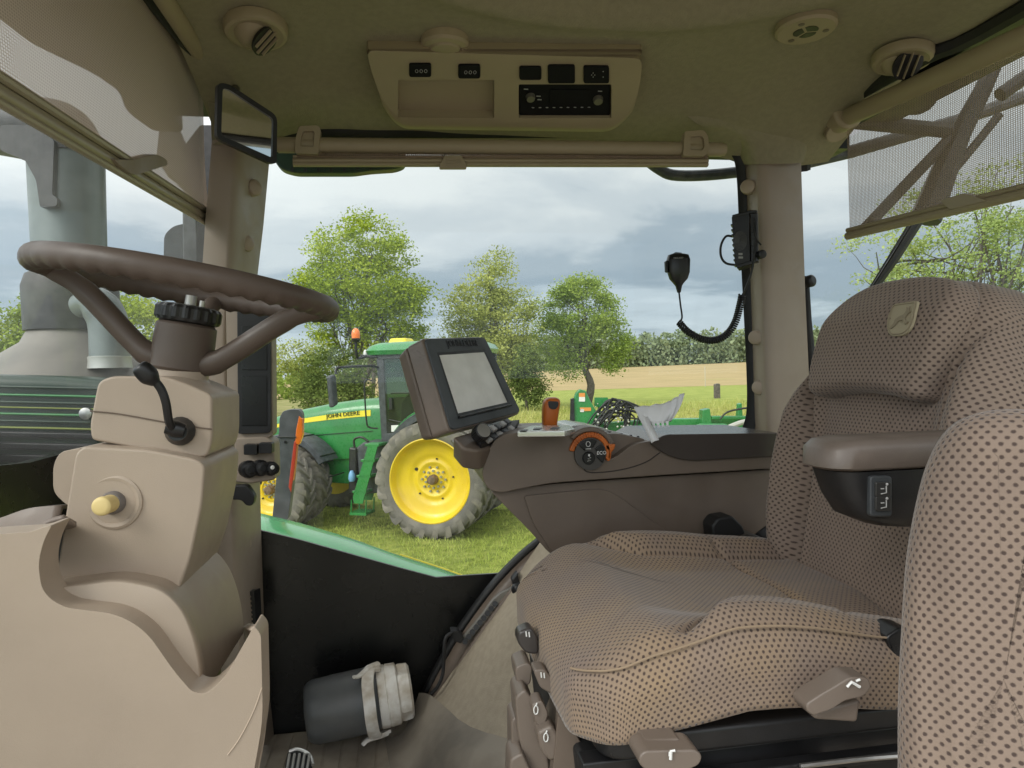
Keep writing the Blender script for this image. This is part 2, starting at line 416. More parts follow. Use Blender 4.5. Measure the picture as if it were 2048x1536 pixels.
def leafmat(name, c1, c2, c3, scale=.35):
    m = bpy.data.materials.new(name); m.use_nodes = True; nt = m.node_tree; N = nt.nodes; L = nt.links
    for n in list(N): N.remove(n)
    out = N.new('ShaderNodeOutputMaterial'); tc = N.new('ShaderNodeTexCoord'); geo = N.new('ShaderNodeNewGeometry')
    nz = N.new('ShaderNodeTexNoise'); nz.inputs['Scale'].default_value = scale; nz.inputs['Detail'].default_value = 3; L.new(tc.outputs['Object'], nz.inputs[0])
    ad = N.new('ShaderNodeMath'); ad.operation = 'MULTIPLY_ADD'; ad.inputs[1].default_value = .35; L.new(geo.outputs['Random Per Island'], ad.inputs[0]); L.new(nz.outputs[0], ad.inputs[2])
    r = N.new('ShaderNodeValToRGB'); e = r.color_ramp.elements; e[0].position = .4; e[0].color = (*c1, 1); e[1].position = .95; e[1].color = (*c3, 1); k = e.new(.66); k.color = (*c2, 1)
    L.new(ad.outputs[0], r.inputs[0])
    df = N.new('ShaderNodeBsdfDiffuse'); tl = N.new('ShaderNodeBsdfTranslucent'); L.new(r.outputs[0], df.inputs[0]); L.new(r.outputs[0], tl.inputs[0])
    mx = N.new('ShaderNodeMixShader'); mx.inputs[0].default_value = .222; L.new(df.outputs[0], mx.inputs[1]); L.new(tl.outputs[0], mx.inputs[2]); L.new(mx.outputs[0], out.inputs[0])
    return m
def paperm():
    m = bpy.data.materials.new('white_paper'); m.use_nodes = True; nt = m.node_tree
    for n in list(nt.nodes): nt.nodes.remove(n)
    o = nt.nodes.new('ShaderNodeOutputMaterial'); d = nt.nodes.new('ShaderNodeBsdfDiffuse'); t = nt.nodes.new('ShaderNodeBsdfTranslucent'); x = nt.nodes.new('ShaderNodeMixShader')
    d.inputs[0].default_value = (.93, .93, .94, 1); t.inputs[0].default_value = (.86, .86, .88, 1); x.inputs[0].default_value = .22
    nt.links.new(d.outputs[0], x.inputs[1]); nt.links.new(t.outputs[0], x.inputs[2]); nt.links.new(x.outputs[0], o.inputs[0]); return m
M['paper'] = paperm()
M['leaf_a'] = leafmat('fresh_maple_leaf', (.19, .26, .035), (.34, .43, .05), (.50, .56, .10))
M['leaf_b'] = leafmat('olive_young_leaf', (.25, .29, .075), (.38, .42, .11), (.52, .54, .17))
M['leaf_c'] = leafmat('mid_green_leaf', (.15, .22, .045), (.27, .36, .07), (.40, .48, .11))
M['leaf_d'] = leafmat('dark_leaf', (.07, .10, .025), (.14, .19, .05), (.22, .27, .07))
M['leaf_w'] = leafmat('pale_oak_leaf', (.22, .29, .09), (.34, .42, .14), (.48, .54, .2))
M['leaf_far'] = leafmat('hazed_wood_leaf', (.19, .24, .13), (.255, .31, .17), (.33, .37, .21), .06)  # greyed green: distance haze is put into the leaf colour
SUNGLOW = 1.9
EXPOSURE = 0.06
# ================================================================== sky and light
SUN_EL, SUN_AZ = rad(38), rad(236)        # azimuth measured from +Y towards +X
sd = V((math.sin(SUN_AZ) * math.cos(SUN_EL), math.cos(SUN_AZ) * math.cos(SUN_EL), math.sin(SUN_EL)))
world = bpy.data.worlds.new("World"); sc.world = world; world.use_nodes = True
nt = world.node_tree; N = nt.nodes; L = nt.links
bg = N["Background"]; bg.inputs[1].default_value = .1
sky = N.new('ShaderNodeTexSky'); sky.sky_type = 'NISHITA'; sky.sun_disc = False; sky.sun_elevation = SUN_EL; sky.sun_rotation = SUN_AZ
tc = N.new('ShaderNodeTexCoord'); sp = N.new('ShaderNodeSeparateXYZ'); L.new(tc.outputs['Generated'], sp.inputs[0])
def wm(op, a, b=None, c=None, clamp=False):
    n = N.new('ShaderNodeMath'); n.operation = op; n.use_clamp = clamp
    for i, x in enumerate((a, b, c)):
        if x is None: continue
        if isinstance(x, (int, float)): n.inputs[i].default_value = x
        else: L.new(x, n.inputs[i])
    return n.outputs[0]
zz = wm('ADD', wm('MAXIMUM', sp.outputs[2], 0.0), .10)
cx = N.new('ShaderNodeCombineXYZ'); L.new(wm('DIVIDE', sp.outputs[0], zz), cx.inputs[0]); L.new(wm('DIVIDE', sp.outputs[1], zz), cx.inputs[1])
def wnoise(scale, det, dist, off):
    mp = N.new('ShaderNodeMapping'); mp.inputs['Location'].default_value = off; L.new(cx.outputs[0], mp.inputs[0])
    n = N.new('ShaderNodeTexNoise'); n.inputs['Scale'].default_value = scale; n.inputs['Detail'].default_value = det; n.inputs['Distortion'].default_value = dist; n.inputs['Roughness'].default_value = .55
    L.new(mp.outputs[0], n.inputs[0]); return n.outputs[0]
n1 = wnoise(.55, 7, .5, (3.1, 1.7, 0)); n2 = wnoise(1.7, 8, .3, (9.2, 4.4, 0))
nn = wm('SUBTRACT', wm('ADD', wm('MULTIPLY', n1, .72), wm('MULTIPLY', n2, .28)), .5)
el = wm('ADD', sp.outputs[2], wm('MULTIPLY', nn, .42))
rp = N.new('ShaderNodeValToRGB'); rp.color_ramp.interpolation = 'EASE'
e = rp.color_ramp.elements
e[0].position = 0.0; e[0].color = (.62, .70, .77, 1); e[1].position = 1; e[1].color = (.92, .93, .93, 1)
for p, c in ((.05, (.52, .60, .67)), (.10, (.325, .40, .475)), (.165, (.38, .45, .515)), (.21, (.58, .63, .67)), (.27, (.76, .79, .80)), (.36, (.88, .895, .89)), (.6, (.80, .82, .84))):
    k = e.new(p); k.color = (*c, 1)
L.new(el, rp.inputs[0])
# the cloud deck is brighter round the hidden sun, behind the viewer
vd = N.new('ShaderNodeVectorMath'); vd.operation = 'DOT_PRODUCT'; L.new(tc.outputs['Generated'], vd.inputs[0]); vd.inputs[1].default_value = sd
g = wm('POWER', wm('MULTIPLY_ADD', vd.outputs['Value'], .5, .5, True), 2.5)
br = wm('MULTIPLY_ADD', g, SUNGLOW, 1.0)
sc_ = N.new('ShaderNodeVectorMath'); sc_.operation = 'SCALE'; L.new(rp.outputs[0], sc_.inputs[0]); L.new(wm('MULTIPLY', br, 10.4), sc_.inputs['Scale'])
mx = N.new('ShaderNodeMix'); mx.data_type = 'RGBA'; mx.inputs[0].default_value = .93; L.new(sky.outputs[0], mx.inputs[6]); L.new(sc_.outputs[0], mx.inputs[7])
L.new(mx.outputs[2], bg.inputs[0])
sl = bpy.data.lights.new("sun", 'SUN'); sl.energy = 1.5; sl.angle = rad(24); sl.color = (1, .96, .89)
so = bpy.data.objects.new("sun", sl); COL.objects.link(so); so.rotation_euler = sd.to_track_quat('Z', 'Y').to_euler()
vs_ = sc.view_settings; sc.display_settings.display_device = 'sRGB'; vs_.view_transform = 'Standard'; vs_.look = 'None'; vs_.gamma = 1; vs_.exposure = EXPOSURE; vs_.use_curve_mapping = False

# ================================================================== ground
def gz(x, y):
    return sstep(95, 320, y) * max(.6, 2.2 + .017 * x) + .0
def ground_mat():
    m = bpy.data.materials.new("lawn_and_meadow"); m.use_nodes = True; nt = m.node_tree; N = nt.nodes; L = nt.links
    b = N["Principled BSDF"]; b.inputs['Roughness'].default_value = .95; b.inputs['Specular IOR Level'].default_value = .05
    tc = N.new('ShaderNodeTexCoord')
    def nz(s, d):
        n = N.new('ShaderNodeTexNoise'); n.inputs['Scale'].default_value = s; n.inputs['Detail'].default_value = d; L.new(tc.outputs['Object'], n.inputs[0]); return n.outputs[0]
    def ramp(inp, cols):
        r = N.new('ShaderNodeValToRGB'); e = r.color_ramp.elements
        e[0].position = cols[0][0]; e[0].color = (*cols[0][1], 1); e[1].position = cols[-1][0]; e[1].color = (*cols[-1][1], 1)
        for p, c in cols[1:-1]:
            k = e.new(p); k.color = (*c, 1)
        L.new(inp, r.inputs[0]); return r.outputs[0]
    lawn = ramp(nz(5, 9), [(.32, (.12, .15, .035)), (.5, (.20, .235, .05)), (.68, (.28, .30, .075))])
    mead = ramp(nz(1.1, 9), [(.34, (.16, .18, .045)), (.5, (.28, .28, .08)), (.66, (.40, .37, .14))])
    sp = N.new('ShaderNodeSeparateXYZ'); L.new(tc.outputs['Object'], sp.inputs[0])
    wob = N.new('ShaderNodeMath'); wob.operation = 'MULTIPLY_ADD'; wob.inputs[1].default_value = 6; L.new(nz(.15, 3), wob.inputs[0]); L.new(sp.outputs[1], wob.inputs[2])
    mr = N.new('ShaderNodeMapRange'); mr.inputs['From Min'].default_value = 24; mr.inputs['From Max'].default_value = 29; L.new(wob.outputs[0], mr.inputs[0])
    m1 = N.new('ShaderNodeMix'); m1.data_type = 'RGBA'; L.new(mr.outputs[0], m1.inputs[0]); L.new(lawn, m1.inputs[6]); L.new(mead, m1.inputs[7])
    # a mown strip along the field
    mr2 = N.new('ShaderNodeMapRange'); mr2.inputs['From Min'].default_value = 47; mr2.inputs['From Max'].default_value = 50; L.new(wob.outputs[0], mr2.inputs[0])
    strip = ramp(nz(.6, 6), [(.35, (.24, .28, .07)), (.65, (.33, .36, .10))])
    m2 = N.new('ShaderNodeMix'); m2.data_type = 'RGBA'; L.new(mr2.outputs[0], m2.inputs[0]); L.new(m1.outputs[2], m2.inputs[6]); L.new(strip, m2.inputs[7])
    L.new(m2.outputs[2], b.inputs['Base Color'])
    bp = N.new('ShaderNodeBump'); bp.inputs['Strength'].default_value = .8; bp.inputs['Distance'].default_value = .05; L.new(nz(18, 6), bp.inputs['Height']); L.new(bp.outputs[0], b.inputs['Normal'])
    return m
def sheet(name, xs, ys, off, m):
    mb = MB(); loft(mb, [[V((x, y, gz(x, y) + off)) for x in xs] for y in ys]); return mb.build(name, m, kind='structure', sharp=0)
sheet('ground', [-900, -400, -200, -100, -50, -20, -10, 0, 10, 20, 50, 100, 150, 200, 300, 400, 900], [-300, -50, -10, 0, 5, 10, 20, 30, 50, 70, 95, 110, 130, 150, 180, 210, 240, 270, 300, 330, 400, 900, 1800], 0, ground_mat())
fm = mat('stubble', (.44, .33, .175), .95, spec=.05, col2=(.33, .26, .13), vscale=.25, detail=10)
_n = [n for n in fm.node_tree.nodes if n.type == 'TEX_NOISE'][0]; _t = [n for n in fm.node_tree.nodes if n.type == 'TEX_COORD'][0]; _m = fm.node_tree.nodes.new('ShaderNodeMapping'); _m.inputs['Scale'].default_value = (.35, 1.6, 1); _m.inputs['Rotation'].default_value = (0, 0, .12)
fm.node_tree.links.new(_t.outputs['Object'], _m.inputs[0]); fm.node_tree.links.new(_m.outputs[0], _n.inputs['Vector'])
sheet('field', [-300, -200, -100, -50, 0, 50, 100, 150, 200, 300, 400], [98, 105, 120, 135, 150, 180, 210, 240, 270, 300], .02, fm)
sheet('bounce_ground', [-40, -15, -5, 0, 5, 15, 40], [-14, -6, 0, 1.6], .008, mat('bounce_gravel', (.34, .30, .26), .95, col2=(.26, .23, .2), vscale=14, detail=9))  # unseen grey ground, added to make the bounce light less green
# bare pale patch of meadow on the left
fm2 = mat('dry_meadow', (.33, .29, .14), .95, spec=.05, col2=(.20, .21, .07), vscale=.4, detail=9)
sheet('meadow', [-90, -60, -40, -25, -12, -6], [44, 50, 60, 75, 94], .012, fm2)
def blades(name, n, area, h, w, m, dens=None):
    x0, x1, y0, y1 = area; mb = MB(); vs = []; fs = []
    for i in range(n):
        y = y0 * (y1 / y0) ** random.random(); x = (x0 + (x1 - x0) * random.random()) * y
        if noise.noise((x * 1.3, y * 1.3, 0)) < -.25 and random.random() < .6: continue
        z = gz(x, y); a = random.random() * math.pi; hh = h * random.uniform(.5, 1.25); ww = w * random.uniform(.6, 1.3) * (1 + y * .03)
        dx, dy = math.cos(a) * ww, math.sin(a) * ww; lx, ly = random.gauss(0, hh * .45), random.gauss(0, hh * .45)
        b = len(vs); vs += [(x - dx, y - dy, z - .01), (x + dx, y + dy, z - .01), (x + lx, y + ly, z + hh)]; fs.append((b, b + 1, b + 2))
    mb.add(vs, fs); o = mb.build(name, m, flat=True); o['kind'] = 'stuff'; o['label'] = 'short bright green lawn grass around the tractors' if h < .2 else 'rough pale meadow grass beyond the green implement'; o['category'] = 'grass'; return o
gm = leafmat('grass_blade', (.23, .285, .05), (.35, .41, .085), (.47, .51, .14), 1.2)
gm2 = leafmat('meadow_blade', (.30, .34, .08), (.44, .45, .13), (.6, .55, .22), .5)
blades('lawn_grass', 70000, (-.26, .62, 5.2, 24), .075, .006, gm)
blades('meadow_grass', 26000, (-.30, .75, 21, 52), .42, .010, gm2)

# ================================================================== trees
def limb_pts(a, b, sag, k=5):
    a = V(a); b = V(b); out = []
    for i in range(k + 1):
        t = i / k; p = a.lerp(b, t); p += V((random.uniform(-1, 1), random.uniform(-1, 1), random.uniform(-.6, .6))) * ((b - a).length * .05 * (0 < i < k)); p.z += sag * math.sin(math.pi * t); out.append(p)
    return out
def tree(name, label, base, trunks, crown, nclump, nleaf, lsize, lmat, group=None, spread=.55, limbs=14, trunk_r=.2, cat='tree', droop=0):
    """crown: ellipsoids (dx,dy,dz,rx,ry,rz) relative to the base; trunks: end points relative to the base"""
    base = V(base); t = thing(name, label, cat, base, group)
    tb = MB(); tips = []
    axes = []
    for (e, r) in trunks:
        p = smooth(limb_pts(base + V((random.uniform(-.2, .2), 0, -.1)) * (len(trunks) > 1), base + V(e), 0, 6), 3); axes.append(p)
        tube(tb, p, [r * (1.25 - 1.1 * i / (len(p) - 1)) for i in range(len(p))], 8)
    tot = sum(c[3] * c[4] * c[5] for c in crown); clumps = []
    for c in crown:
        for _ in range(max(3, int(nclump * (c[3] * c[4] * c[5]) / tot))):
            while True:
                q = V((random.uniform(-1, 1), random.uniform(-1, 1), random.uniform(-1, 1)))
                if .12 < q.length < 1: break
            q = q.normalized() * (q.length ** .45)
            clumps.append(base + V((c[0] + q.x * c[3], c[1] + q.y * c[4], c[2] + q.z * c[5])))
    for i in range(limbs * 4):
        p = random.choice(axes); cl = random.choice(clumps); j = max(1, min(len(p) - 2, int(len(p) * random.uniform(.25, .95)))); s = p[j]
        if cl.z < s.z + .1: continue
        d = (cl - s).length; r = trunk_r * (.45 if i < limbs else .2) * (1 - .5 * j / len(p))
        lp = smooth(limb_pts(s, cl, -d * .06, 4), 2); tube(tb, lp, [r * (1 - .85 * k / (len(lp) - 1)) for k in range(len(lp))], 5 if i < limbs else 4, caps=False)
    tb.build('trunk', M['bark'], t)
    vs = []; fs = []
    for c in clumps:
        k = int(nleaf * 6.5 * random.uniform(.4, 1.5)); rr = spread * 1.3 * random.uniform(.6, 1.5)
        for _ in range(k):
            q = V((random.gauss(0, 1), random.gauss(0, 1), random.gauss(0, 1))).normalized() * (1.75 * rr * random.random() ** .6); p = c + V((q.x, q.y, q.z * .65))
            s = lsize * .62 * random.uniform(.55, 1.3); a = V((random.gauss(0, 1), random.gauss(0, 1), random.gauss(0, .6))).normalized(); b = a.cross(V((random.gauss(0, 1), random.gauss(0, 1), random.gauss(0, 1)))).normalized()
            i = len(vs); vs += [p - a * s, p + b * s * .55, p + a * s, p - b * s * .55]; fs.append((i, i + 1, i + 2, i + 3))
    lb = MB(); lb.add(vs, fs); lb.build('crown', lmat, t, flat=True); return t
def gpos(px, d, dy=0):
    p = PD(px, 745, d); return V((p.x, p.y, gz(p.x, p.y)))
k = 48 / 1365
TG = 'trees along the field edge'
# px metres at 48 m: one pixel = .035 m
tree('deciduous_tree', 'tallest tree, fresh green with several trunks, behind the other tractor', gpos(722, 48), [((-1.2, 0, 10.5), .22), ((1.0, .3, 11.5), .24), ((2.2, -.3, 9), .16), ((-2.6, .5, 8), .14)],
     [(0.2, 0, 9.7, 3.6, 3.2, 4.2), (-1.6, 0, 8.4, 2.6, 2.6, 2.8), (2.2, 0, 7.6, 2.7, 2.6, 3.0), (.8, 0, 12.0, 2.0, 2.2, 1.9), (3.2, 0, 5.2, 1.6, 1.6, 1.6), (0, 0, 6, 3.2, 2, 1.8)], 250, 26, .17, M['leaf_a'], TG, .5, 16, .22)
tree('deciduous_tree', 'olive young-leaved conical tree behind the grey monitor', gpos(985, 52), [((.1, 0, 11.2), .2), ((-.8, 0, 8), .1)],
     [(.1, 0, 9.6, 1.4, 1.5, 2.6), (-.9, 0, 7.2, 2.5, 2.2, 2.6), (1.1, 0, 6.6, 2.4, 2.2, 2.6), (.2, 0, 4.4, 2.7, 2.2, 1.9), (0, 0, 2.3, 2.1, 2, 1.4)], 270, 22, .16, M['leaf_b'], TG, .45, 18, .2)
tree('deciduous_tree', 'mid-green tree with one bare leaning trunk right of the orange lever', gpos(1172, 56), [((-.2, 0, 8.6), .3)],
     [(-.3, 0, 7.6, 2.9, 2.6, 2.5), (-2.2, 0, 5.6, 1.9, 1.8, 1.8), (1.9, 0, 5.4, 2.0, 1.8, 1.8), (-.2, 0, 9.2, 1.9, 1.9, 1.3), (-1.8, 0, 3.4, 1.6, 1.5, 1.1), (2.3, 0, 3.6, 1.2, 1.2, .8)], 200, 22, .17, M['leaf_c'], TG, .45, 16, .26)
tree('bushy_tree', 'dark dense bush standing between the conical tree and the mid-green tree', gpos(1052, 50), [((0, 0, 3.6), .1)],
     [(0, 0, 3.2, .9, 1, 1.6), (.1, 0, 1.8, 1.2, 1, 1.3)], 70, 18, .15, M['leaf_d'], 'low trees along the field edge', .35, 8, .1)
tree('bushy_tree', 'dark drooping low tree beside the other tractor\'s wing mirror', gpos(668, 40), [((.3, 0, 3.8), .12)],
     [(0, 0, 3.2, 1.9, 1.6, 1.2), (-.3, 0, 1.9, 2.0, 1.6, 1.1), (1.4, 0, 2.2, 1.0, 1, 1.1)], 110, 17, .14, M['leaf_d'], 'low trees along the field edge', .4, 10, .11)
tree('sparse_tree', 'thin sparse tree with wispy leaning branches left of the tallest tree', gpos(625, 43), [((-1.2, 0, 4.8), .09), ((.6, 0, 4.6), .08)],
     [(-.9, 0, 4.1, 1.6, 1.4, 1.0), (.3, 0, 3.5, 1.6, 1, 1.0)], 60, 16, .13, M['leaf_b'], 'low trees along the field edge', .4, 14, .1)
# seen through the front windscreen
for (px, d, hh, w, lm, lb_) in ((30, 44, 8.6, 4.2, 'leaf_c', 'broad green tree at the far left, seen through the windscreen'), (255, 46, 8.6, 3.8, 'leaf_a', 'bright green tree behind the exhaust stack'),
                               (395, 52, 6.0, 3.0, 'leaf_b', 'low olive tree beyond the front pillar and wing mirror'), (150, 60, 7.2, 4.0, 'leaf_d', 'dark tree standing farther off behind the exhaust stack')):
    tree('windscreen_tree', lb_, gpos(px, d), [((.3, 0, hh * .8), .2)], [(0, 0, hh * .66, w * .8, w * .7, hh * .32), (w * .3, 0, hh * .4, w * .7, w * .6, hh * .3), (-w * .4, 0, hh * .4, w * .6, w * .6, hh * .3)], 150, 24, .2, M[lm], 'trees ahead of the tractor', .55, 10, .2)
# large oak behind the rear window
tree('spreading_oak', 'large pale spreading oak with bare crooked limbs outside the rear window', gpos(1985, 30), [((.2, 0, 6.4), .34), ((-3.0, .3, 6.2), .2), ((2.8, 0, 7.4), .2), ((-4.4, .5, 5.4), .12), ((-5.4, .2, 7.6), .12), ((-3.0, 0, 9.0), .14), ((1.2, 0, 9.6), .16)],
     [(-5.6, 0, 7.4, 1.5, 1.4, 1.1), (-4.0, 0, 8.6, 1.7, 1.5, 1.1), (-2, 0, 9.4, 2.0, 1.5, 1.2), (1.5, 0, 10, 2.5, 2, 1.6), (-.5, 0, 7.2, 4.2, 3, 1.8), (-4.3, 0, 5.7, 1.9, 1.6, 1.1), (2.9, 0, 8.2, 2.8, 2.4, 2.2), (-2.6, 0, 6.8, 1.8, 1.6, 1.2), (2.2, 0, 5.2, 2.4, 2, 1.5)], 290, 12, .12, M['leaf_w'], None, .34, 22, .28)
# far woods: one mass beyond the stubble field
def wood(name, label, line, n, hmin, hmax, size, lmat):
    vs = []; fs = []
    for i in range(n):
        t = (i + random.random()) / n; j = min(int(t * (len(line) - 1)), len(line) - 2); u = t * (len(line) - 1) - j
        p = V(line[j]).lerp(V(line[j + 1]), u); p.y += random.uniform(-4, 14); p.z = gz(p.x, p.y); h = random.uniform(hmin, hmax); w = h * random.uniform(.34, .55)
        for _ in range(170):
            q = V((random.gauss(0, .55), random.gauss(0, .55), 0)); zz = random.random(); f = max(.12, (1 - zz * zz) ** .5)
            c = p + V((q.x * w * f, q.y * w * f, zz * h)); s = size * random.uniform(.5, 1.3)
            a = V((random.gauss(0, 1), random.gauss(0, 1), random.gauss(0, 1))).normalized(); b = a.cross(V((random.gauss(0, 1), random.gauss(0, 1), random.gauss(0, 1)))).normalized()
            k = len(vs); vs += [c - a * s, c + b * s * .7, c + a * s, c - b * s * .7]; fs.append((k, k + 1, k + 2, k + 3))
    mb = MB(); mb.add(vs, fs); o = mb.build(name, lmat, flat=True); o['kind'] = 'stuff'; o['label'] = label; o['category'] = 'woods'; return o
wood('far_woods', 'long line of haze-tinted green woods along the far edge of the stubble field', [(-20, 305, 0), (60, 305, 0), (130, 303, 0), (215, 303, 0), (330, 300, 0)], 260, 9, 17, .9, M['leaf_far'])
wood('far_hedgerow', 'low green hedgerow at the far left edge of the meadow', [(-60, 96, 0), (-30, 97, 0), (-8, 99, 0)], 42, 2.6, 5.2, .4, M['leaf_c'])
# posts and pole
mb = MB(); p = gpos(1435, 62); prism(mb, [p + V((x, 0, z)) for x, z in ((-.24, -.1), (.24, -.1), (.25, 1.32), (.05, 1.36), (-.23, 1.28))], (0, .4, 0)); tag(mb.build('stone_post', M['stub'], bevel=.04), 'short weathered post at the edge of the stubble field', 'post')
mb = MB(); p = gpos(1410, 100); tube(mb, [p, p + V((0, 0, 3.0))], .05, 6); tag(mb.build('marker_pole', mat('pale_pole', (.5, .45, .38), .8)), 'thin upright pole standing in the stubble field', 'pole')
mb = MB(); p = gpos(848, 75); tube(mb, [p, p + V((0, 0, 8.1))], .05, 6)
top = p + V((0, 0, 8.0)); tube(mb, [top + V((-.3, 0, -.5)), top + V((1.4, 0, .75))], .03, 5)
for i in range(5): q = top + V((.0 + .3 * i, 0, -.28 + .22 * i)); tube(mb, [q + V((-.2, 0, .3)), q + V((.2, 0, -.3))], .02, 4)
tag(mb.build('aerial_mast', mat('grey_steel', (.3, .3, .31), .5)), 'thin grey aerial mast with tilted antenna beyond the tallest tree', 'antenna')
# ================================================================== the other tractor
TA = rad(24); TF = V((-math.cos(TA), math.sin(TA), 0)); TL = V((-math.sin(TA), -math.cos(TA), 0)); TZ = V((0, 0, 1))
_wp = PD(868, 957, 12.0); TO = V((_wp.x, _wp.y, 0)) - TL * 1.45
def T(u, v, w): return TO + TF * u + TL * v + TZ * w
def TC(u, v, w): return T(u - .36 * sstep(.2, 1.4, u), v, w)
trac = thing('tractor', 'green and yellow tractor with dual wheels parked on the lawn, beacon on its cab roof', 'tractor', T(0, 0, 0))
def wheel(u, v, r, w, rr, nl, side=1, steer=0.0, lugh=.045, parent=None, kname='wheel', bolts=False):
    ax = (TL * side); ax = Matrix.Rotation(steer, 3, 'Z') @ ax
    o = T(u, v, r - .02); x = ax.cross(TZ).normalized(); z = TZ; y = ax
    hw = w / 2
    rim = MB()
    prof = [(-hw * .9, rr), (hw * .84, rr * 1.0), (hw * .92, rr * 1.015), (hw * .94, rr * .99), (hw * .86, rr * .965), (hw * .5, rr * .94), (hw * .30, rr * .90), (hw * .22, rr * .80), (hw * .15, rr * .66), (hw * .13, rr * .60), (hw * .03, rr * .56), (hw * .0, rr * .47), (hw * .08, rr * .435), (hw * .08, rr * .39), (-hw * .05, rr * .345), (-hw * .05, rr * .27), (hw * .02, rr * .25), (hw * .03, rr * .14), (hw * .03, .001)]
    lathe(rim, o, ax, prof, 56)
    ro = rim.build(kname, M['yellow'], parent or trac, sharp=50)
    for kk in range(10 if bolts else 0):
        for q, (ring, of) in enumerate(((.30, 0), (.205, .31))):
            a = 2 * math.pi * kk / 10 + of; c = o + (x * math.cos(a) + z * math.sin(a)) * rr * ring - ax * (hw * (.055 if q == 0 else -.02))
            hub = MB(); cyl(hub, c, c + ax * .04, .021, 6); hub.build('lug_bolt', M['metal'], ro)
    h2 = MB(); lathe(h2, o + ax * (hw * .02), ax, [(0, .09), (.08, .09), (.15, .075), (.16, .05)], 14); h2.build('axle_end', mat('rusty_axle', (.16, .10, .06), .7, var=.4, vscale=20), ro)
    for kk in range(5):
        hb = MB(); a = 2 * math.pi * kk / 5 + .5; c = o + (x * math.cos(a) + z * math.sin(a)) * rr * .5 + ax * (hw * .045); cyl(hb, c - ax * .01, c + ax * .012, .016 if kk else .03, 10); hb.build('rim_hole', M['black'], ro)
    ty = MB()
    R = r - lugh
    lathe(ty, o, ax, [(-hw * .86, rr * .99), (-hw * 1.02, rr + (R - rr) * .25), (-hw * 1.06, rr + (R - rr) * .6), (-hw * .98, R - .05), (-hw * .86, R - .01), (-hw * .4, R + .005), (hw * .4, R + .005), (hw * .86, R - .01), (hw * .98, R - .05), (hw * 1.06, rr + (R - rr) * .6), (hw * 1.02, rr + (R - rr) * .25), (hw * .86, rr * .99)], 72, caps=False)
    ty.mat(1)
    for sgn in (-1, 1):
        for kk in range(nl):
            a0 = 2 * math.pi * (kk + (.5 if sgn < 0 else 0)) / nl
            vs = []
            prf = [(-.04, R, r - .004, 0), (.30, R, r, .07), (.68, R - .005, r - .004, .17), (.96, R - .03, r - .012, .25), (1.05, R - .075, R - .02, .275), (1.07, R - .13, R - .10, .29)]
            wd = .040 / r
            for (h, ri, rt, da) in prf:
                a = a0 - da * 1.15
                for (rad_, aa) in ((ri - .02, a - wd * 1.5), (rt, a - wd), (rt, a + wd), (ri - .02, a + wd * 1.5)):
                    vs.append(o + ax * (h * hw * sgn) + (x * math.cos(aa) + z * math.sin(aa)) * rad_)
            fs = [(0, 1, 2, 3)]
            for i in range(len(prf) - 1):
                for q in range(4): fs.append((i * 4 + q, i * 4 + (q + 1) % 4, i * 4 + 4 + (q + 1) % 4, i * 4 + 4 + q))
            fs.append(tuple(range(len(vs) - 4, len(vs)))); ty.add(vs, fs)
    ty.build('tyre', [M['tyre'], M['lug']], ro, sharp=40)
    return ro
wheel(0, 1.45, 1.03, .50, .735, 23, bolts=True)
wheel(0, .82, 1.03, .50, .735, 23)
wheel(0, -.82, 1.03, .50, .735, 23, -1)
FU = 3.2
wheel(FU, 1.55, .81, .42, .50, 20, steer=rad(4), bolts=True)
wheel(FU + .02, .92, .81, .42, .50, 20, steer=rad(4))
wheel(FU, -.92, .81, .42, .50, 20, -1)
# chassis and axles
mb = MB()
prism(mb, [T(-.5, .33, .75), T(1.9, .33, .78), T(4.3, .30, .80), T(4.5, .30, 1.2), T(1.7, .36, 1.5), T(-.5, .36, 1.55)], TL * -.68)
cyl(mb, T(0, -1.3, 1.01), T(0, 1.38, 1.01), .13); cyl(mb, T(FU, -1.4, .79), T(FU, 1.45, .79), .10)
mb.build('chassis', M['green_dk'], trac, bevel=.03)
mb = MB(); prism(mb, [T(2.15, .45, .72), T(3.0, .45, .75), T(2.9, .45, 1.35), T(1.95, .45, 1.45)], TL * -.9); mb.build('side_frame', M['green'], trac, bevel=.03)
# hood
def hood_row(u, zt, hw_, zb, sh):
    pts = []
    for (fv, fz) in ((1.0, 0), (1.03, .25), (1.02, .55), (1.0, .74), (.985, .80), (.95, .86), (.84, .94), (.6, .985), (0, 1.0), (-.6, .985), (-.84, .94), (-.95, .86), (-.985, .8), (-1, .74), (-1.02, .55), (-1.03, .25), (-1, 0)):
        pts.append(T(u, fv * hw_, zb + (zt - zb) * fz))
    return pts
rows = [hood_row(u, zt, h_, zb, 0) for (u, zt, h_, zb) in ((1.28, 2.42, .50, 1.3), (1.62, 2.42, .50, 1.28), (2.0, 2.40, .50, 1.25), (2.6, 2.335, .49, 1.2), (3.2, 2.235, .475, 1.2), (3.8, 2.10, .45, 1.2), (4.3, 1.96, .42, 1.2), (4.6, 1.82, .38, 1.22), (4.74, 1.6, .33, 1.25))]
mb = MB(); loft(mb, rows); mb.f.append(tuple(range(len(mb.v) - 17, len(mb.v)))); mb.mi.append(0)
hood = mb.build('hood', M['green'], trac, sharp=60)
mb = MB()
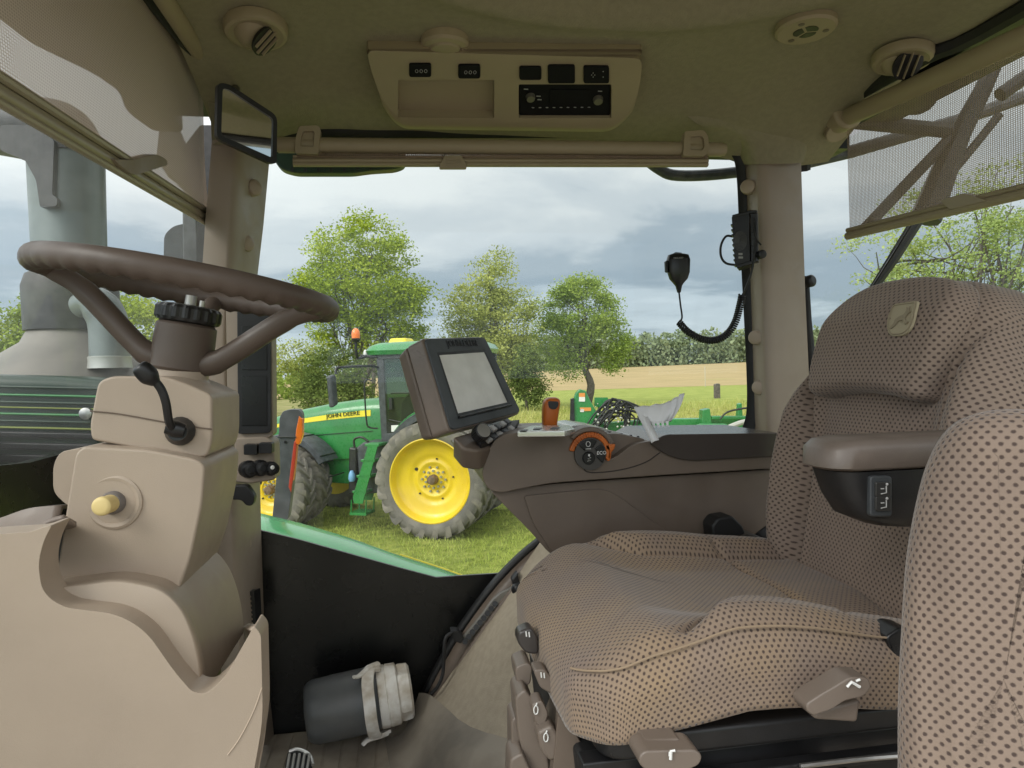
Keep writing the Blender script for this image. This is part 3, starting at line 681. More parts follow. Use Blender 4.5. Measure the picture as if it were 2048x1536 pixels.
for sv in (1, -1):
    r1 = []; r2 = []
    for (u, zt, h_, zb) in ((1.66, 2.42, .50, 1.28), (2.0, 2.40, .50, 1.25), (2.6, 2.335, .49, 1.2), (3.2, 2.235, .475, 1.2), (3.8, 2.10, .45, 1.2), (4.3, 1.96, .42, 1.2), (4.55, 1.84, .39, 1.2)):
        r1.append(T(u, sv * (h_ * .988 + .008), zb + (zt - zb) * .80)); r2.append(T(u, sv * (h_ * 1.005 + .008), zb + (zt - zb) * (.80 - .105 + .012 * (u - 1.66))))
    loft(mb, [r1, r2])
mb.build('yellow_stripe', M['stripe'], hood)
_tt = text3d('lettering', 'JOHN DEERE', T(2.26, .512, 2.105), TF * -1 + TZ * .085, TZ, .115, M['green_dk'], hood, ext=.006, sx=1.12)
mb = MB()
for i in range(7): box(mb, T(4.05 + .07 * i, .44 - .012 * i, 1.55 - .01 * i), (.035, .02, .42), (TF, TL, TZ))
mb.build('side_grille', M['black'], hood)
mb = MB(); tube(mb, [T(1.62, .523, 1.78), T(2.6, .515, 1.72), T(3.4, .505, 1.66), T(4.0, .48, 1.6)], .008, 5); mb.build('panel_line', M['green_dk'], hood)
# cab
mb = MB()
def post(a, b, w1, w2): prism(mb, [a - TF * w1 / 2, a + TF * w1 / 2, b + TF * w2 / 2, b - TF * w2 / 2], TL * -.10)
post(TC(1.60, .80, 1.55), TC(1.66, .78, 3.24), .13, .15); post(TC(.30, .82, 2.0), TC(.1, .8, 3.24), .12, .14); post(TC(-.42, .74, 2.1), TC(-.5, .74, 3.24), .12, .13)
for sv in (-.70,):
    post(TC(1.60, sv, 1.6), TC(1.66, sv, 3.24), .13, .15); post(TC(-.42, sv, 2.1), TC(-.5, sv, 3.24), .12, .13)
prism(mb, [TC(1.66, .8, 1.5), TC(1.2, .8, 1.5), TC(.75, .8, 1.72), TC(.65, .8, 1.8), TC(1.66, .8, 1.75)], TL * -.12)
prism(mb, [TC(1.7, .79, 3.16), TC(-.5, .79, 3.16), TC(-.5, .79, 3.26), TC(1.7, .79, 3.26)], TL * -1.58)
prism(mb, [TC(1.68, .7, 1.45), TC(1.4, .7, 1.4), TC(-.4, .7, 1.7), TC(-.4, .7, 2.1), TC(1.68, .7, 1.72)], TL * -1.4)
cabf = mb.build('cab_frame', M['grey_d'], trac, bevel=.02)
mb = MB(); prism(mb, [TC(1.58, .79, 1.72), TC(.72, .79, 1.8), TC(.36, .79, 2.1), TC(.15, .78, 3.18), TC(1.60, .77, 3.18)], TL * -.012); mb.build('door_glass', M['tglass'], cabf)
mb = MB(); prism(mb, [TC(.3, .79, 2.1), TC(-.42, .76, 2.1), TC(-.5, .76, 3.18), TC(.1, .78, 3.18)], TL * -.012); mb.build('rear_side_glass', M['tglass'], cabf)
mb = MB(); prism(mb, [TC(1.63, .72, 1.75), TC(1.63, -.68, 1.75), TC(1.69, -.68, 3.18), TC(1.69, .72, 3.18)], TF * .012); mb.build('windscreen', M['tglass'], cabf)
mb = MB(); tube(mb, [TC(1.1, .80, 1.95), TC(1.5, .80, 2.02)], .012, 6); tube(mb, smooth([TC(1.42, .82, 2.5), TC(1.36, .83, 2.52), TC(.5, .83, 2.50), TC(.35, .82, 2.44)], 3), .012, 6); box(mb, TC(1.44, .81, 2.32), (.06, .05, .22), (TF, TL, TZ)); mb.build('door_handle', M['black'], cabf, bevel=.005)
mb = MB(); prism(mb, [TC(1.45, .803, 1.79), TC(1.22, .803, 1.80), TC(1.22, .803, 1.92), TC(1.45, .803, 1.91)], TL * .004); mb.build('white_sticker', M['decal_w'], cabf)
# interior seen through the glass
mb = MB(); prism(mb, [TC(.55, .3, 1.75), TC(.35, .3, 1.8), TC(.10, .3, 2.75), TC(.25, .3, 2.85), TC(.45, .3, 2.2), TC(1.0, .3, 2.2), TC(1.02, .3, 1.95), TC(.6, .3, 1.95)], TL * -.55); mb.build('cab_seat', M['beige'], trac, bevel=.05)
mb = MB(); prism(mb, [TC(1.55, .2, 1.6), TC(1.3, .2, 1.6), TC(1.2, .2, 2.4), TC(1.35, .2, 2.48), TC(1.5, .2, 2.3)], TL * -.35); lathe(mb, TC(1.16, .02, 2.5), V(TF * -.35 + TZ), [(0, .19), (.015, .2), (.03, .19)], 20); mb.build('cab_console', M['black'], trac, bevel=.02)
# roof
def roof_row(z, gr, s=0): return [TC(u, v, z + dz) for (u, v, dz) in [(p[0], p[1], 0) for p in rnd([(1.98 + gr, .84 + gr), (1.98 + gr, -.84 - gr), (-.62 - gr, -.84 - gr), (-.62 - gr, .84 + gr)], .3, 5)]]
mb = MB(); loft(mb, [roof_row(3.24, -.05), roof_row(3.25, .0), roof_row(3.33, .03), roof_row(3.42, -.03), roof_row(3.48, -.16), roof_row(3.5, -.4)], closed=True)
n_ = len(roof_row(3, 0)); mb.f.append(tuple(range(n_))); mb.mi.append(0); mb.f.append(tuple(range(len(mb.v) - n_, len(mb.v)))); mb.mi.append(0)
roof = mb.build('roof', M['green'], trac, sharp=50)
mb = MB(); lathe(mb, TC(1.98, .62, 3.27), V(TF * .8 + TL * .6 - TZ * .1), [(0, .09), (.05, .1), (.07, .08), (.09, .02)], 16); mb.build('work_lamp', M['lensw'], roof)
mb = MB(); prism(mb, [TC(2.06, .80, 3.21), TC(2.06, -.80, 3.21), TC(1.7, -.80, 3.18), TC(1.7, .80, 3.18)], TZ * .06); mb.build('roof_lamp_bar', M['black'], roof, bevel=.02)
mb = MB(); prism(mb, [TC(u, v, 3.49) for u, v in rnd([(1.72, .35), (1.72, -.2), (1.3, -.2), (1.3, .35)], .12)], TZ * .09, .8); mb.build('receiver_dome', M['stripe'], roof, bevel=.02)
mb = MB(); tube(mb, smooth([TC(1.95, .80, 3.22), TC(2.04, .9, 3.2), TC(2.06, .94, 3.3), TC(2.06, .94, 3.52)], 4), .028, 8); lathe(mb, TC(2.06, .94, 3.5), TZ, [(0, .06), (.04, .085), (.07, .085)], 14); bc = mb.build('beacon_arm', M['black'], trac)
mb = MB(); lathe(mb, TC(2.06, .94, 3.57), TZ, [(0, .075), (.08, .08), (.14, .07), (.18, .04), (.19, .01)], 18); mb.build('beacon_lens', M['amber'], bc)
mb = MB(); tube(mb, smooth([TC(1.7, .80, 3.02), TC(1.8, 1.0, 3.04), TC(2.06, 1.56, 3.02), TC(2.1, 1.64, 2.98), TC(2.1, 1.66, 2.9)], 4), .024, 8); ma = mb.build('mirror_arm', M['black'], trac)
mb = MB(); prism(mb, [TC(2.14, 1.76, 2.87), TC(2.12, 1.6, 2.9), TC(2.10, 1.58, 2.36), TC(2.12, 1.74, 2.3)], TF * .1); mb.build('wing_mirror', M['grey_d'], ma, bevel=.035)
mb = MB(); tube(mb, smooth([TC(1.78, .86, 2.76), TC(1.88, .9, 2.78), TC(1.92, .92, 2.65), TC(1.9, .92, 2.0), TC(1.84, .9, 1.88), TC(1.7, .86, 1.86)], 5), .016, 7); mb.build('hand_rail', M['black'], trac)
# rear fenders (arc over the inner wheels)
def arc_fender(u0, z0, r0, r1, v0, v1, a0, a1, n=20):
    out = []
    for i in range(n + 1):
        a = rad(a0 + (a1 - a0) * i / n); c, s_ = math.cos(a), math.sin(a)
        out.append([T(u0 + c * r1, v0, z0 + s_ * r1), T(u0 + c * r1, v1 - .05, z0 + s_ * r1), T(u0 + c * (r1 - .02), v1, z0 + s_ * (r1 - .02)), T(u0 + c * r0, v1, z0 + s_ * r0), T(u0 + c * r0, v0, z0 + s_ * r0)])
    return out
mb = MB(); loft(mb, arc_fender(0, 1.01, 1.10, 1.24, .45, 1.05, 8, 140)); mb.build('rear_fender', M['grey_d'], trac, sharp=40)
mb = MB(); loft(mb, arc_fender(0, 1.01, 1.20, 1.30, .44, .88, 38, 130)); mb.build('rear_fender_cover', M['green'], trac, sharp=40)
mb = MB(); loft(mb, arc_fender(FU, .80, .86, .98, .60, 1.16, 152, -28)); mb.build('front_fender', M['grey_d'], trac, sharp=40)
for a_ in (70, 35, 10): mb = MB(); p = rad(a_); box(mb, T(FU + math.cos(p) * .985 * -1, .88, .8 + math.sin(p) * .985), (.02, .58, .02), (TF, TL, TZ)); mb.build('fender_rib', M['black'], trac)
# steps
st = MB()
for v_ in (.86, 1.22):
    prism(st, [TC(1.52, v_, 1.58), TC(1.72, v_, 1.58), TC(2.06, v_, .62), TC(2.04, v_, .50), TC(1.86, v_, .50)], TL * .03)
stp = st.build('step_side', M['green'], trac, bevel=.006)
for i in range(4):
    b = MB(); u = 1.62 + .095 * i; z = 1.56 - .29 * i; prism(b, rnd([(0, 0)], 0) and [TC(u - .12, .86, z), TC(u + .16, .86, z), TC(u + .16, 1.25, z), TC(u - .12, 1.25, z)], TZ * .05); b.build('step', M['green'], stp, bevel=.008)
b = MB(); prism(b, [TC(1.80, .88, .28), TC(2.14, .88, .28), TC(2.14, 1.24, .28), TC(1.80, 1.24, .28)], TZ * .05)
for u in (1.82, 2.12):
    for v_ in (.9, 1.22): tube(b, [TC(u, v_, .3), TC(u - .02, v_, .56)], .014, 6)
b.build('lower_step', M['green'], stp)
b = MB(); prism(b, [TC(2.05, .98, .62), TC(1.55, .98, .66), TC(1.45, .98, 1.42), TC(1.6, .98, 1.62), TC(1.95, .98, 1.62), TC(2.12, .98, 1.5)], TL * -.5); b.build('fuel_tank', M['grey_d'], trac, bevel=.05)
b = MB(); prism(b, [TC(2.28, 1.02, .62), TC(2.1, 1.02, .62), TC(2.08, 1.02, 1.5), TC(2.24, 1.02, 1.52)], TL * -.2); b.build('tool_box', M['black'], trac, bevel=.04)
b = MB(); tube(b, smooth([TC(2.15, .95, 1.5), TC(2.15, .95, 1.66), TC(2.0, .95, 1.7), TC(1.86, .95, 1.62)], 4), .022, 7); b.build('grab_bar', M['black'], trac)
b = MB(); lathe(b, TC(2.17, 1.05, .88), TZ, [(0, .05), (.05, .07), (.13, .06), (.2, .03)], 10); b.build('fluid_bottle', mat('blue_cap', (.18, .38, .6), .5), trac)
# rear linkage
b = MB()
prism(b, [T(-.9, .45, 1.0), T(-1.5, .45, 1.05), T(-1.62, .45, 1.7), T(-1.45, .45, 1.72), T(-1.4, .45, 1.45), T(-1.2, .45, 1.5), T(-1.1, .45, 1.9), T(-.95, .45, 1.85)], TL * -.12)
prism(b, [T(-.9, -.25, 1.0), T(-1.5, -.25, 1.05), T(-1.62, -.25, 1.7), T(-1.45, -.25, 1.72), T(-1.2, -.25, 1.5), T(-1.1, -.25, 1.9), T(-.95, -.25, 1.85)], TL * -.12)
box(b, T(-.75, .1, 1.4), (.5, .9, .6), (TF, TL, TZ)); b.build('rear_linkage', M['green_l'], trac, bevel=.02)
b = MB(); box(b, T(-.9, .62, 1.95), (.3, .22, .16), (TF, TL, TZ)); b.build('tail_lamp', M['grey_d'], trac, bevel=.02)

# ================================================================== green implement behind it
def slab(mb, px, d, th=.2, r=0): prism(mb, [PD(x, y, d) for x, y in (rnd(px, r, 3) if r else px)], V((.12, .99, 0)) * th)
imp = thing('planter_frame', 'green towed planter frame with hydraulic hoses standing on the lawn behind the console', 'planter', gpos(1300, 13.4))
D = 13.4
b = MB(); slab(b, [(1143, 872), (1146, 806), (1152, 786), (1160, 778), (1172, 782), (1180, 800), (1212, 856), (1214, 872)], D, .16); slab(b, [(1146, 872), (1150, 800), (1166, 786), (1196, 872)], D + .5, .1); tw = b.build('hitch_tower', M['green'], imp, bevel=.02)
b = MB(); slab(b, [(1140, 868), (1142, 798), (1148, 796), (1151, 868)], D - .05, .12); b.build('tower_strut', M['black'], tw, bevel=.01)
for (x0, y0, x1, y1, m_) in ((1158, 786, 1170, 794, 'decal_o'), (1158, 794, 1170, 803, 'decal_w'), (1160, 815, 1182, 822, 'decal_o'), (1160, 818, 1168, 824, 'decal_w')):
    b = MB(); slab(b, rect(x0, y0, x1, y1), D - .012, .008); b.build('warning_decal', M[m_], tw)
b = MB(); slab(b, rect(1189, 795, 1216, 814, 2), D + .3, .05); slab(b, rect(1196, 812, 1202, 850), D + .32, .05); b.build('bracket_plate', M['green'], imp)
b = MB(); slab(b, [(1120, 852), (1320, 838), (1500, 836), (1500, 866), (1330, 868), (1120, 880)], D + .2, .25); b.build('main_beam', M['green'], imp, bevel=.02)
b = MB(); slab(b, [(1404, 866), (1406, 820), (1420, 817), (1423, 838), (1424, 866)], D, .25); slab(b, [(1424, 832), (1500, 832), (1500, 839), (1424, 839)], D, .1); slab(b, [(1388, 856), (1405, 848), (1455, 848), (1452, 858)], D - .3, .2); slab(b, [(1474, 866), (1478, 808), (1484, 806), (1488, 866)], D + .1, .15); b.build('row_unit', M['green'], imp, bevel=.015)
b = MB(); random.seed(11)
for i in range(22):
    x0 = random.uniform(1168, 1215); y0 = random.uniform(845, 868); x1 = random.uniform(1240, 1290); y1 = random.uniform(838, 862); xm = random.uniform(1215, 1262); ym = random.uniform(796, 832); d = D + random.uniform(-.25, .1)
    tube(b, smooth([PD(x0, y0, d), PD(x0 * .6 + xm * .4, y0 * .45 + ym * .55, d), PD(xm, ym, d), PD(x1 + 2, ym * .6 + y1 * .4, d), PD(x1, y1, d)], 4), .017, 5)
tube(b, smooth([PD(1440, 838, D - .1), PD(1455, 824, D - .1), PD(1485, 817, D - .1), PD(1500, 816, D - .1)], 4), .02, 5)
b.build('hydraulic_hose', M['rubber'], imp)['kind'] = 'stuff'
b = MB()
for i in range(40):
    q = PD(random.uniform(1190, 1262), random.uniform(806, 858), D + random.uniform(-.3, 0)); sphere(b, q, random.uniform(.012, .03), 6, 4)
for x, y in ((1238, 866), (1252, 867), (1243, 872)): sphere(b, PD(x, y, D - .35), .04, 8, 5)
b.build('hose_fitting', mat('zinc_fitting', (.6, .58, .5), .35, metal=.5), imp)['kind'] = 'stuff'
b = MB(); tube(b, smooth([PD(1422, 870, D - .3), PD(1450, 858, D - .3), PD(1480, 846, D - .3), PD(1500, 842, D - .3)], 4), .05, 8); b.build('grey_hose', mat('grey_hose', (.4, .38, .34), .6), imp)
# ================================================================== the cab we stand in
cab = thing('tractor_cab', 'beige tractor cab interior with felt headliner, pillars and big side window', 'tractor cab', Wp(.4, 1.0, -.88))
ZC = .72
def head_z(x, y):
    z = ZC - .10 * max(0, (y - 1.36) / .43) ** 2 - .03 * sstep(.16, .0, x + .43) - .02 * sstep(.2, 0, 1.22 - x)
    z -= .055 * math.exp(-((x - 1.02) / .17) ** 2) * sstep(1.42, 1.80, y) + .03 * math.exp(-((x + .36) / .12) ** 2) * sstep(1.4, 1.75, y)
    q = math.hypot((x - .42) / .52, (y - 1.02) / .36)
    z += .035 * sstep(1.0, .86, q) - .010 * math.exp(-((q - 1.02) / .05) ** 2)
    return z + .0025 * noise.noise((x * 7, y * 7, 0))
mb = MB(); nx, ny = 80, 80
loft(mb, [[Wp(-.43 + 1.65 * i / nx, .12 + 1.68 * j / ny, head_z(-.43 + 1.65 * i / nx, .12 + 1.68 * j / ny)) for i in range(nx + 1)] for j in range(ny + 1)])
mb.build('headliner', M['headliner'], cab, sharp=0)
def pxloft(mb, rows):
    """rows of (px,py,kind,value): kind 'y','z','x','d' picks the plane the point lies on"""
    fn = {'y': PY, 'z': PZ, 'x': PX, 'd': PD}
    R = [smooth([fn[k](px, py, v) for px, py, k, v in r], 4) for r in rows]
    R = [list(c) for c in zip(*[smooth(list(col), 4) for col in zip(*R)])]
    loft(mb, R); return mb
mb = MB(); pxloft(mb, [[(1330, 190, 'z', .712), (1450, 165, 'z', .715), (1600, 145, 'z', .72), (1760, 130, 'z', .725)],
                       [(1390, 245, 'y', 1.70), (1480, 235, 'y', 1.68), (1600, 228, 'y', 1.66), (1710, 192, 'y', 1.64)],
                       [(1458, 283, 'y', 1.78), (1510, 285, 'y', 1.71), (1600, 280, 'y', 1.71), (1640, 240, 'y', 1.73)],
                       [(1480, 330, 'y', 1.80), (1520, 328, 'y', 1.715), (1601, 326, 'y', 1.73), (1606, 318, 'y', 1.76)]])
mb.build('pillar_flare', M['headliner'], cab, sharp=0)
mb = MB(); pxloft(mb, [[(395, 140, 'z', .70), (480, 150, 'z', .69), (600, 190, 'z', .67)],
                       [(418, 215, 'y', 1.64), (478, 220, 'y', 1.66), (562, 248, 'y', 1.76)],
                       [(424, 290, 'y', 1.60), (472, 290, 'y', 1.59), (543, 300, 'y', 1.77)]])
mb.build('pillar_flare', M['headliner'], cab, sharp=0)
def pillar(rows, yl, ym, yr, m):
    mb = MB(); R = []
    for (y, l, c, r, e) in rows:
        a, b, d = PY(l, y, yl), PY(c, y, ym), PY(r, y, yr)
        pts = [C + (a - C) * 1.07, a]
        for t in (.12, .3, .5, .7, .88): pts.append(a.lerp(b, .72) * (1 - t) ** 2 + b * 2 * t * (1 - t) + b.lerp(d, .28) * t * t)
        pts += [d, C + (d - C) * 1.06]; R.append(pts)
    loft(mb, R, closed=False); return mb.build('pillar', m, cab, sharp=50)
PA = pillar([(280, 424, 474, 542, 0), (330, 420, 472, 538, 0), (450, 410, 466, 527, 0), (560, 403, 460, 514, 0), (700, 400, 455, 502, 0), (870, 412, 463, 518, 0), (1090, 428, 470, 523, 0), (1300, 440, 485, 530, 0), (1490, 450, 495, 550, 0)], 1.60, 1.585, 1.755, M['beige_d'])
PB = pillar([(318, 1482, 1520, 1602, 0), (450, 1486, 1524, 1606, 0), (600, 1492, 1530, 1611, 0), (750, 1497, 1536, 1618, 0), (870, 1500, 1541, 1623, 0), (1100, 1505, 1548, 1632, 0)], 1.80, 1.715, 1.76, M['beige_d'])
def plug(px, py, y, n, r, par):
    mb = MB(); lathe(mb, PY(px, py, y), V(n), [(-.01, r), (.004, r), (.008, r * .93), (.010, r * .75), (.011, r * .3)], 24); mb.build('plug', M['beige'], par, sharp=30)
nA = V((.80, -.6, 0)).normalized()
for px, py in ((507, 376), (492, 487), (486, 1089)): plug(px, py, 1.675, nA, .0195, PA)
nB = V((-.62, -.78, 0)).normalized()
for px, py in ((1496, 374), (1512, 675), (1519, 775)): plug(px, py, 1.757, nB, .020, PB)
# floor
mb = MB(); box(mb, Wp(.3, .93, -.91), (1.9, 1.66, .05))
for i in range(46): box(mb, Wp(-.64 + .041 * i, .93, -.8845), (.035, 1.64, .005))
mb.build('floor_mat', M['floor'], cab, bevel=.0015, seg=1, sharp=20)
# roof and headers that close the cab
mb = MB(); prism(mb, [Wp(x, y, .80) for x, y in rnd([(-.62, .02), (1.5, .02), (1.5, 1.98), (-.62, 1.98)], .12)], V((0, 0, .2))); mb.build('roof', M['green_dk'], cab, bevel=.04)
mb = MB(); prism(mb, [Wp(-.60, .05, .705), Wp(-.46, .05, .705), Wp(-.46, 1.9, .69), Wp(-.60, 1.9, .69)], V((0, 0, .094)));  mb.build('front_header', M['black'], cab)
mb = MB(); prism(mb, [Wp(-.45, 1.815, .625), Wp(1.3, 1.815, .625), Wp(1.3, 1.815, .795), Wp(-.45, 1.815, .795)], V((0, .13, 0))); mb.build('side_header', M['black'], cab)
mb = MB(); prism(mb, [Wp(1.235, .05, .68), Wp(1.235, 1.8, .68), Wp(1.235, 1.8, .795), Wp(1.235, .05, .795)], V((.16, 0, 0))); mb.build('rear_header', M['black'], cab)
mb = MB(); tube(mb, [Wp(-.437, .1, .70), Wp(-.437, 1.35, .70), PZ(436, 168, .675)], .014, 8); mb.build('header_seal', M['rubber'], cab)
mb = MB(); tube(mb, smooth([Wp(1.20, .1, .69), PZ(2048, 14, .695), PZ(1850, 112, .695), PZ(1712, 190, .69), PY(1650, 240, 1.80), PY(1610, 305, 1.82), PY(1606, 340, 1.84)], 5), .021, 8, flat=1.0); mb.build('rear_seal', M['rubber'], cab)
# lower rear and right walls
mb = MB(); prism(mb, [Wp(1.22, .1, -.9), Wp(1.30, 1.8, -.9), Wp(1.30, 1.8, -.32), Wp(1.22, .1, -.32)], V((.06, 0, 0))); mb.build('rear_wall', M['beige_d'], cab)
mb = MB(); prism(mb, [PY(x, y, 1.77) for x, y in [(490, 1052), (522, 1061), (600, 1080), (700, 1108), (800, 1136), (872, 1155), (930, 1151), (1010, 1146), (1100, 1090), (1500, 1060), (1500, 1500), (500, 1500), (490, 1300)]], V((0, .008, 0))); mb.build('lower_window_panel', M['frit'], cab)
mb = MB(); prism(mb, [Wp(-.50, 1.42, -.9), Wp(-.46, 1.76, -.9), Wp(-.46, 1.76, -.12), Wp(-.50, 1.42, -.12)], V((-.03, 0, 0))); mb.build('front_lower_wall', M['brown'], cab)
# glazing
mb = MB(); prism(mb, [PY(x, y, 1.80) for x, y in [(535, 262), (1450, 262), (1490, 330), (1500, 880), (1500, 1180), (560, 1180), (500, 900), (495, 700)]], V((0, .006, 0))); mb.build('side_glass', M['glass'], cab, sharp=20)
mb = MB(); ws = [(-.44, 1.66), (-.52, 1.55), (-.62, 1.35), (-.68, 1.06), (-.66, .7), (-.58, .45), (-.48, .3)]
wsm = smooth([V((x, y, 0)) for x, y in ws], 5); loft(mb, [[Wp(p.x - (.10 if z < 0 else .0), p.y, z) for p in wsm] for z in (-.8, -.3, .2, .70)]); mb.build('front_windscreen', M['windscreen'], cab, sharp=0)
mb = MB(); prism(mb, [Wp(1.34, 2.3, -.32), Wp(1.27, .2, -.32), Wp(1.27, .2, .67), Wp(1.34, 2.3, .67)], V((.006, 0, 0))); mb.build('rear_glass', M['glass'], cab)
# side window seal, rounded at its corners
mb = MB(); L1 = [(548, 274), (800, 276), (1200, 276), (1400, 276), (1440, 286), (1464, 312), (1473, 350), (1478, 450), (1486, 600), (1492, 720), (1494, 800), (1490, 840), (1478, 868)]
L2 = [(548, 258), (800, 260), (1200, 262), (1410, 262), (1455, 272), (1480, 302), (1490, 345), (1494, 450), (1502, 600), (1508, 720), (1512, 800), (1510, 850), (1500, 880)]
loft(mb, [smooth([PY(x, y, 1.786) for x, y in L1], 4), smooth([PY(x, y, 1.778) for x, y in L2], 4), smooth([PY(x, y, 1.81) for x, y in L2], 4)]); mb.build('side_window_seal', M['rubber'], cab, solid=.004)
# inner wheel-arch trim, rail and worn rubber skirt
mb = MB(); pxloft(mb, [[(1092, 1068, 'y', 1.70), (1130, 1090, 'y', 1.60), (1200, 1110, 'y', 1.45)],
                       [(1012, 1180, 'y', 1.70), (1090, 1160, 'y', 1.56), (1180, 1170, 'y', 1.38)],
                       [(940, 1290, 'y', 1.69), (1020, 1260, 'y', 1.52), (1140, 1270, 'y', 1.32)],
                       [(872, 1390, 'y', 1.66), (960, 1400, 'y', 1.46), (1100, 1440, 'y', 1.26)],
                       [(862, 1395, 'y', 1.655), (940, 1455, 'y', 1.43), (1090, 1500, 'y', 1.23)]])
mb.build('arch_trim', M['felt_panel'], cab, sharp=0)
mb = MB(); pxloft(mb, [[(838, 1385, 'y', 1.70), (864, 1392, 'y', 1.652), (942, 1452, 'y', 1.432), (1092, 1498, 'y', 1.225)],
                       [(822, 1430, 'y', 1.68), (850, 1460, 'y', 1.56), (920, 1510, 'y', 1.36), (1080, 1560, 'y', 1.18)],
                       [(800, 1470, 'z', -.865), (815, 1520, 'z', -.868), (860, 1600, 'z', -.869), (1000, 1700, 'z', -.87)],
                       [(770, 1475, 'z', -.879), (780, 1535, 'z', -.879), (810, 1640, 'z', -.88), (960, 1780, 'z', -.88)]])
mb.build('floor_skirt', M['mat_skirt'], cab, sharp=0)
mb = MB(); A_ = [(1085, 1072), (1040, 1108), (985, 1165), (925, 1245), (880, 1320), (845, 1388)]; B_ = [(1108, 1092), (1062, 1140), (1005, 1205), (945, 1290), (900, 1360), (868, 1398)]
loft(mb, [smooth([PY(x, y, 1.735) for x, y in A_], 4), smooth([PY(x + 5, y + 5, 1.705) for x, y in A_], 4)]); mb.build('door_seal', M['rubber'], cab, solid=.012)
mb = MB(); loft(mb, [smooth([PY(x + 6, y + 6, 1.71) for x, y in A_], 4), smooth([PY(x + 2, y + 2, 1.685) for x, y in B_], 4)]); mb.build('rail_channel', M['brown'], cab, solid=.006)
mb = MB(); tube(mb, smooth([PY(x, y, 1.675) for x, y in B_], 4), .007, 8); mb.build('rail_edge', M['brown_l'], cab)
# latch mechanism lying in the rail
lt = thing('door_latch', 'grey toothed latch bar with a black knob lying along the sloping wheel-arch rail', 'latch', PY(960, 1240, 1.68))
mb = MB(); prism(mb, [PY(x, y, 1.675) for x, y in [(920, 1280), (932, 1268), (965, 1228), (985, 1200), (1000, 1187), (1030, 1172), (1036, 1180), (1012, 1196), (990, 1222), (955, 1262), (935, 1285)]], V((0, .012, 0))); mb.build('latch_bar', mat('latch_grey', (.22, .21, .19), .5, metal=.3), lt, bevel=.002)
mb = MB()
for i in range(9):
    t = i / 8; cyl(mb, PY(930 + 60 * t, 1283 - 75 * t, 1.668), PY(930 + 60 * t, 1283 - 75 * t, 1.69), .007, 8)
mb.build('latch_teeth', M['black'], lt)['kind'] = 'stuff'
mb = MB(); prism(mb, [PY(x, y, 1.66) for x, y in rnd([(900, 1262), (915, 1262), (928, 1275), (922, 1288), (908, 1282)], 4)], V((0, .03, 0))); mb.build('latch_knob', M['rubber'], lt, bevel=.004)
mb = MB(); sphere(mb, PY(1036, 1178, 1.66), .018, 10, 6); prism(mb, [PY(x, y, 1.66) for x, y in [(1024, 1160), (1036, 1145), (1040, 1175), (1030, 1185)]], V((0, .03, 0))); mb.build('latch_hook', M['black'], lt, bevel=.004)
mb = MB(); tube(mb, smooth([PY(x, y, yy) for x, y, yy in [(905, 1265, 1.66), (892, 1275, 1.655), (888, 1300, 1.65), (886, 1345, 1.64), (876, 1372, 1.635), (862, 1388, 1.64)]], 5), .0045, 7); tag(mb.build('cable', M['rubber']), 'thin black cable drooping from the latch to the floor', 'cable')

# roller blinds -----------------------------------------------------------
def blind(name, label, a, b, rt, drop, bar_r, ex_fab, quad=None):
    t = thing(name, label, 'blind', a, 'roller blinds at the cab windows')
    a, b = V(a), V(b); mb = MB(); cyl(mb, a, b, rt, 20); mb.build('roller', M['trim'], t)
    return t
# right window: rolled up
YB = 1.70
bl = blind('roller_blind', 'rolled-up beige blind along the top of the side window', PY(556, 290, YB), PY(1442, 299, YB), .0185, 0, 0, 0)
mb = MB(); cyl(mb, PY(1442, 299, YB), PY(1449, 299, YB), .016, 18); cyl(mb, PY(549, 290, YB), PY(556, 290, YB), .016, 18); mb.build('roller_end', M['trim'], bl)
mb = MB(); loft(mb, [[PY(597, 305, YB - .012), PY(1418, 312, YB - .012)], [PY(590, 322, YB), PY(1414, 322, YB)]], uvs=[(0, 0), (1.0, 0), (0, .02), (1, .02)]); mb.build('blind_fabric', M['blind'], bl, solid=.0015)
mb = MB()
for yy, rr_ in ((313, .0035), (321, .0055), (328, .0045)): cyl(mb, PY(586, yy, YB - .003), PY(1416, yy + 1, YB - .003), rr_, 10)
prism(mb, [PY(586, 310, YB), PY(1416, 311, YB), PY(1416, 333, YB), PY(586, 332, YB)], V((0, .008, 0)))
mb.build('bottom_bar', M['trim'], bl)
for pts in ([(598, 252), (636, 250), (641, 258), (636, 308), (590, 306), (590, 280)], [(1370, 262), (1408, 260), (1417, 272), (1418, 300), (1410, 312), (1366, 311)]):
    mb = MB(); o_ = [PY(x, y, YB - .026) for x, y in rnd(pts, 5, 3)]; c_ = sum(o_, V()) / len(o_)
    plate(mb, o_, [[c_ + (p - c_) * .55 for p in o_]], V((0, .022, 0))); mb.build('bracket', M['trim'], bl, bevel=.003)
    mb = MB(); prism(mb, [c_ + (p - c_) * .56 + V((0, .010, 0)) for p in o_], V((0, .03, 0))); mb.build('bracket_back', M['trim'], bl)
mb = MB(); prism(mb, [PY(x, y, YB - .016) for x, y in rnd([(890, 310), (923, 310), (934, 330), (933, 337), (879, 337), (879, 329)], 3)], V((0, .012, 0))); pt_ = mb.build('pull_tab', M['trim'], bl, bevel=.002)
mb = MB()
for yy in (317, 322, 327): cyl(mb, PY(892, yy, YB - .017), PY(922, yy, YB - .017), .0012, 6)
mb.build('grip_ridges', M['trim'], pt_)
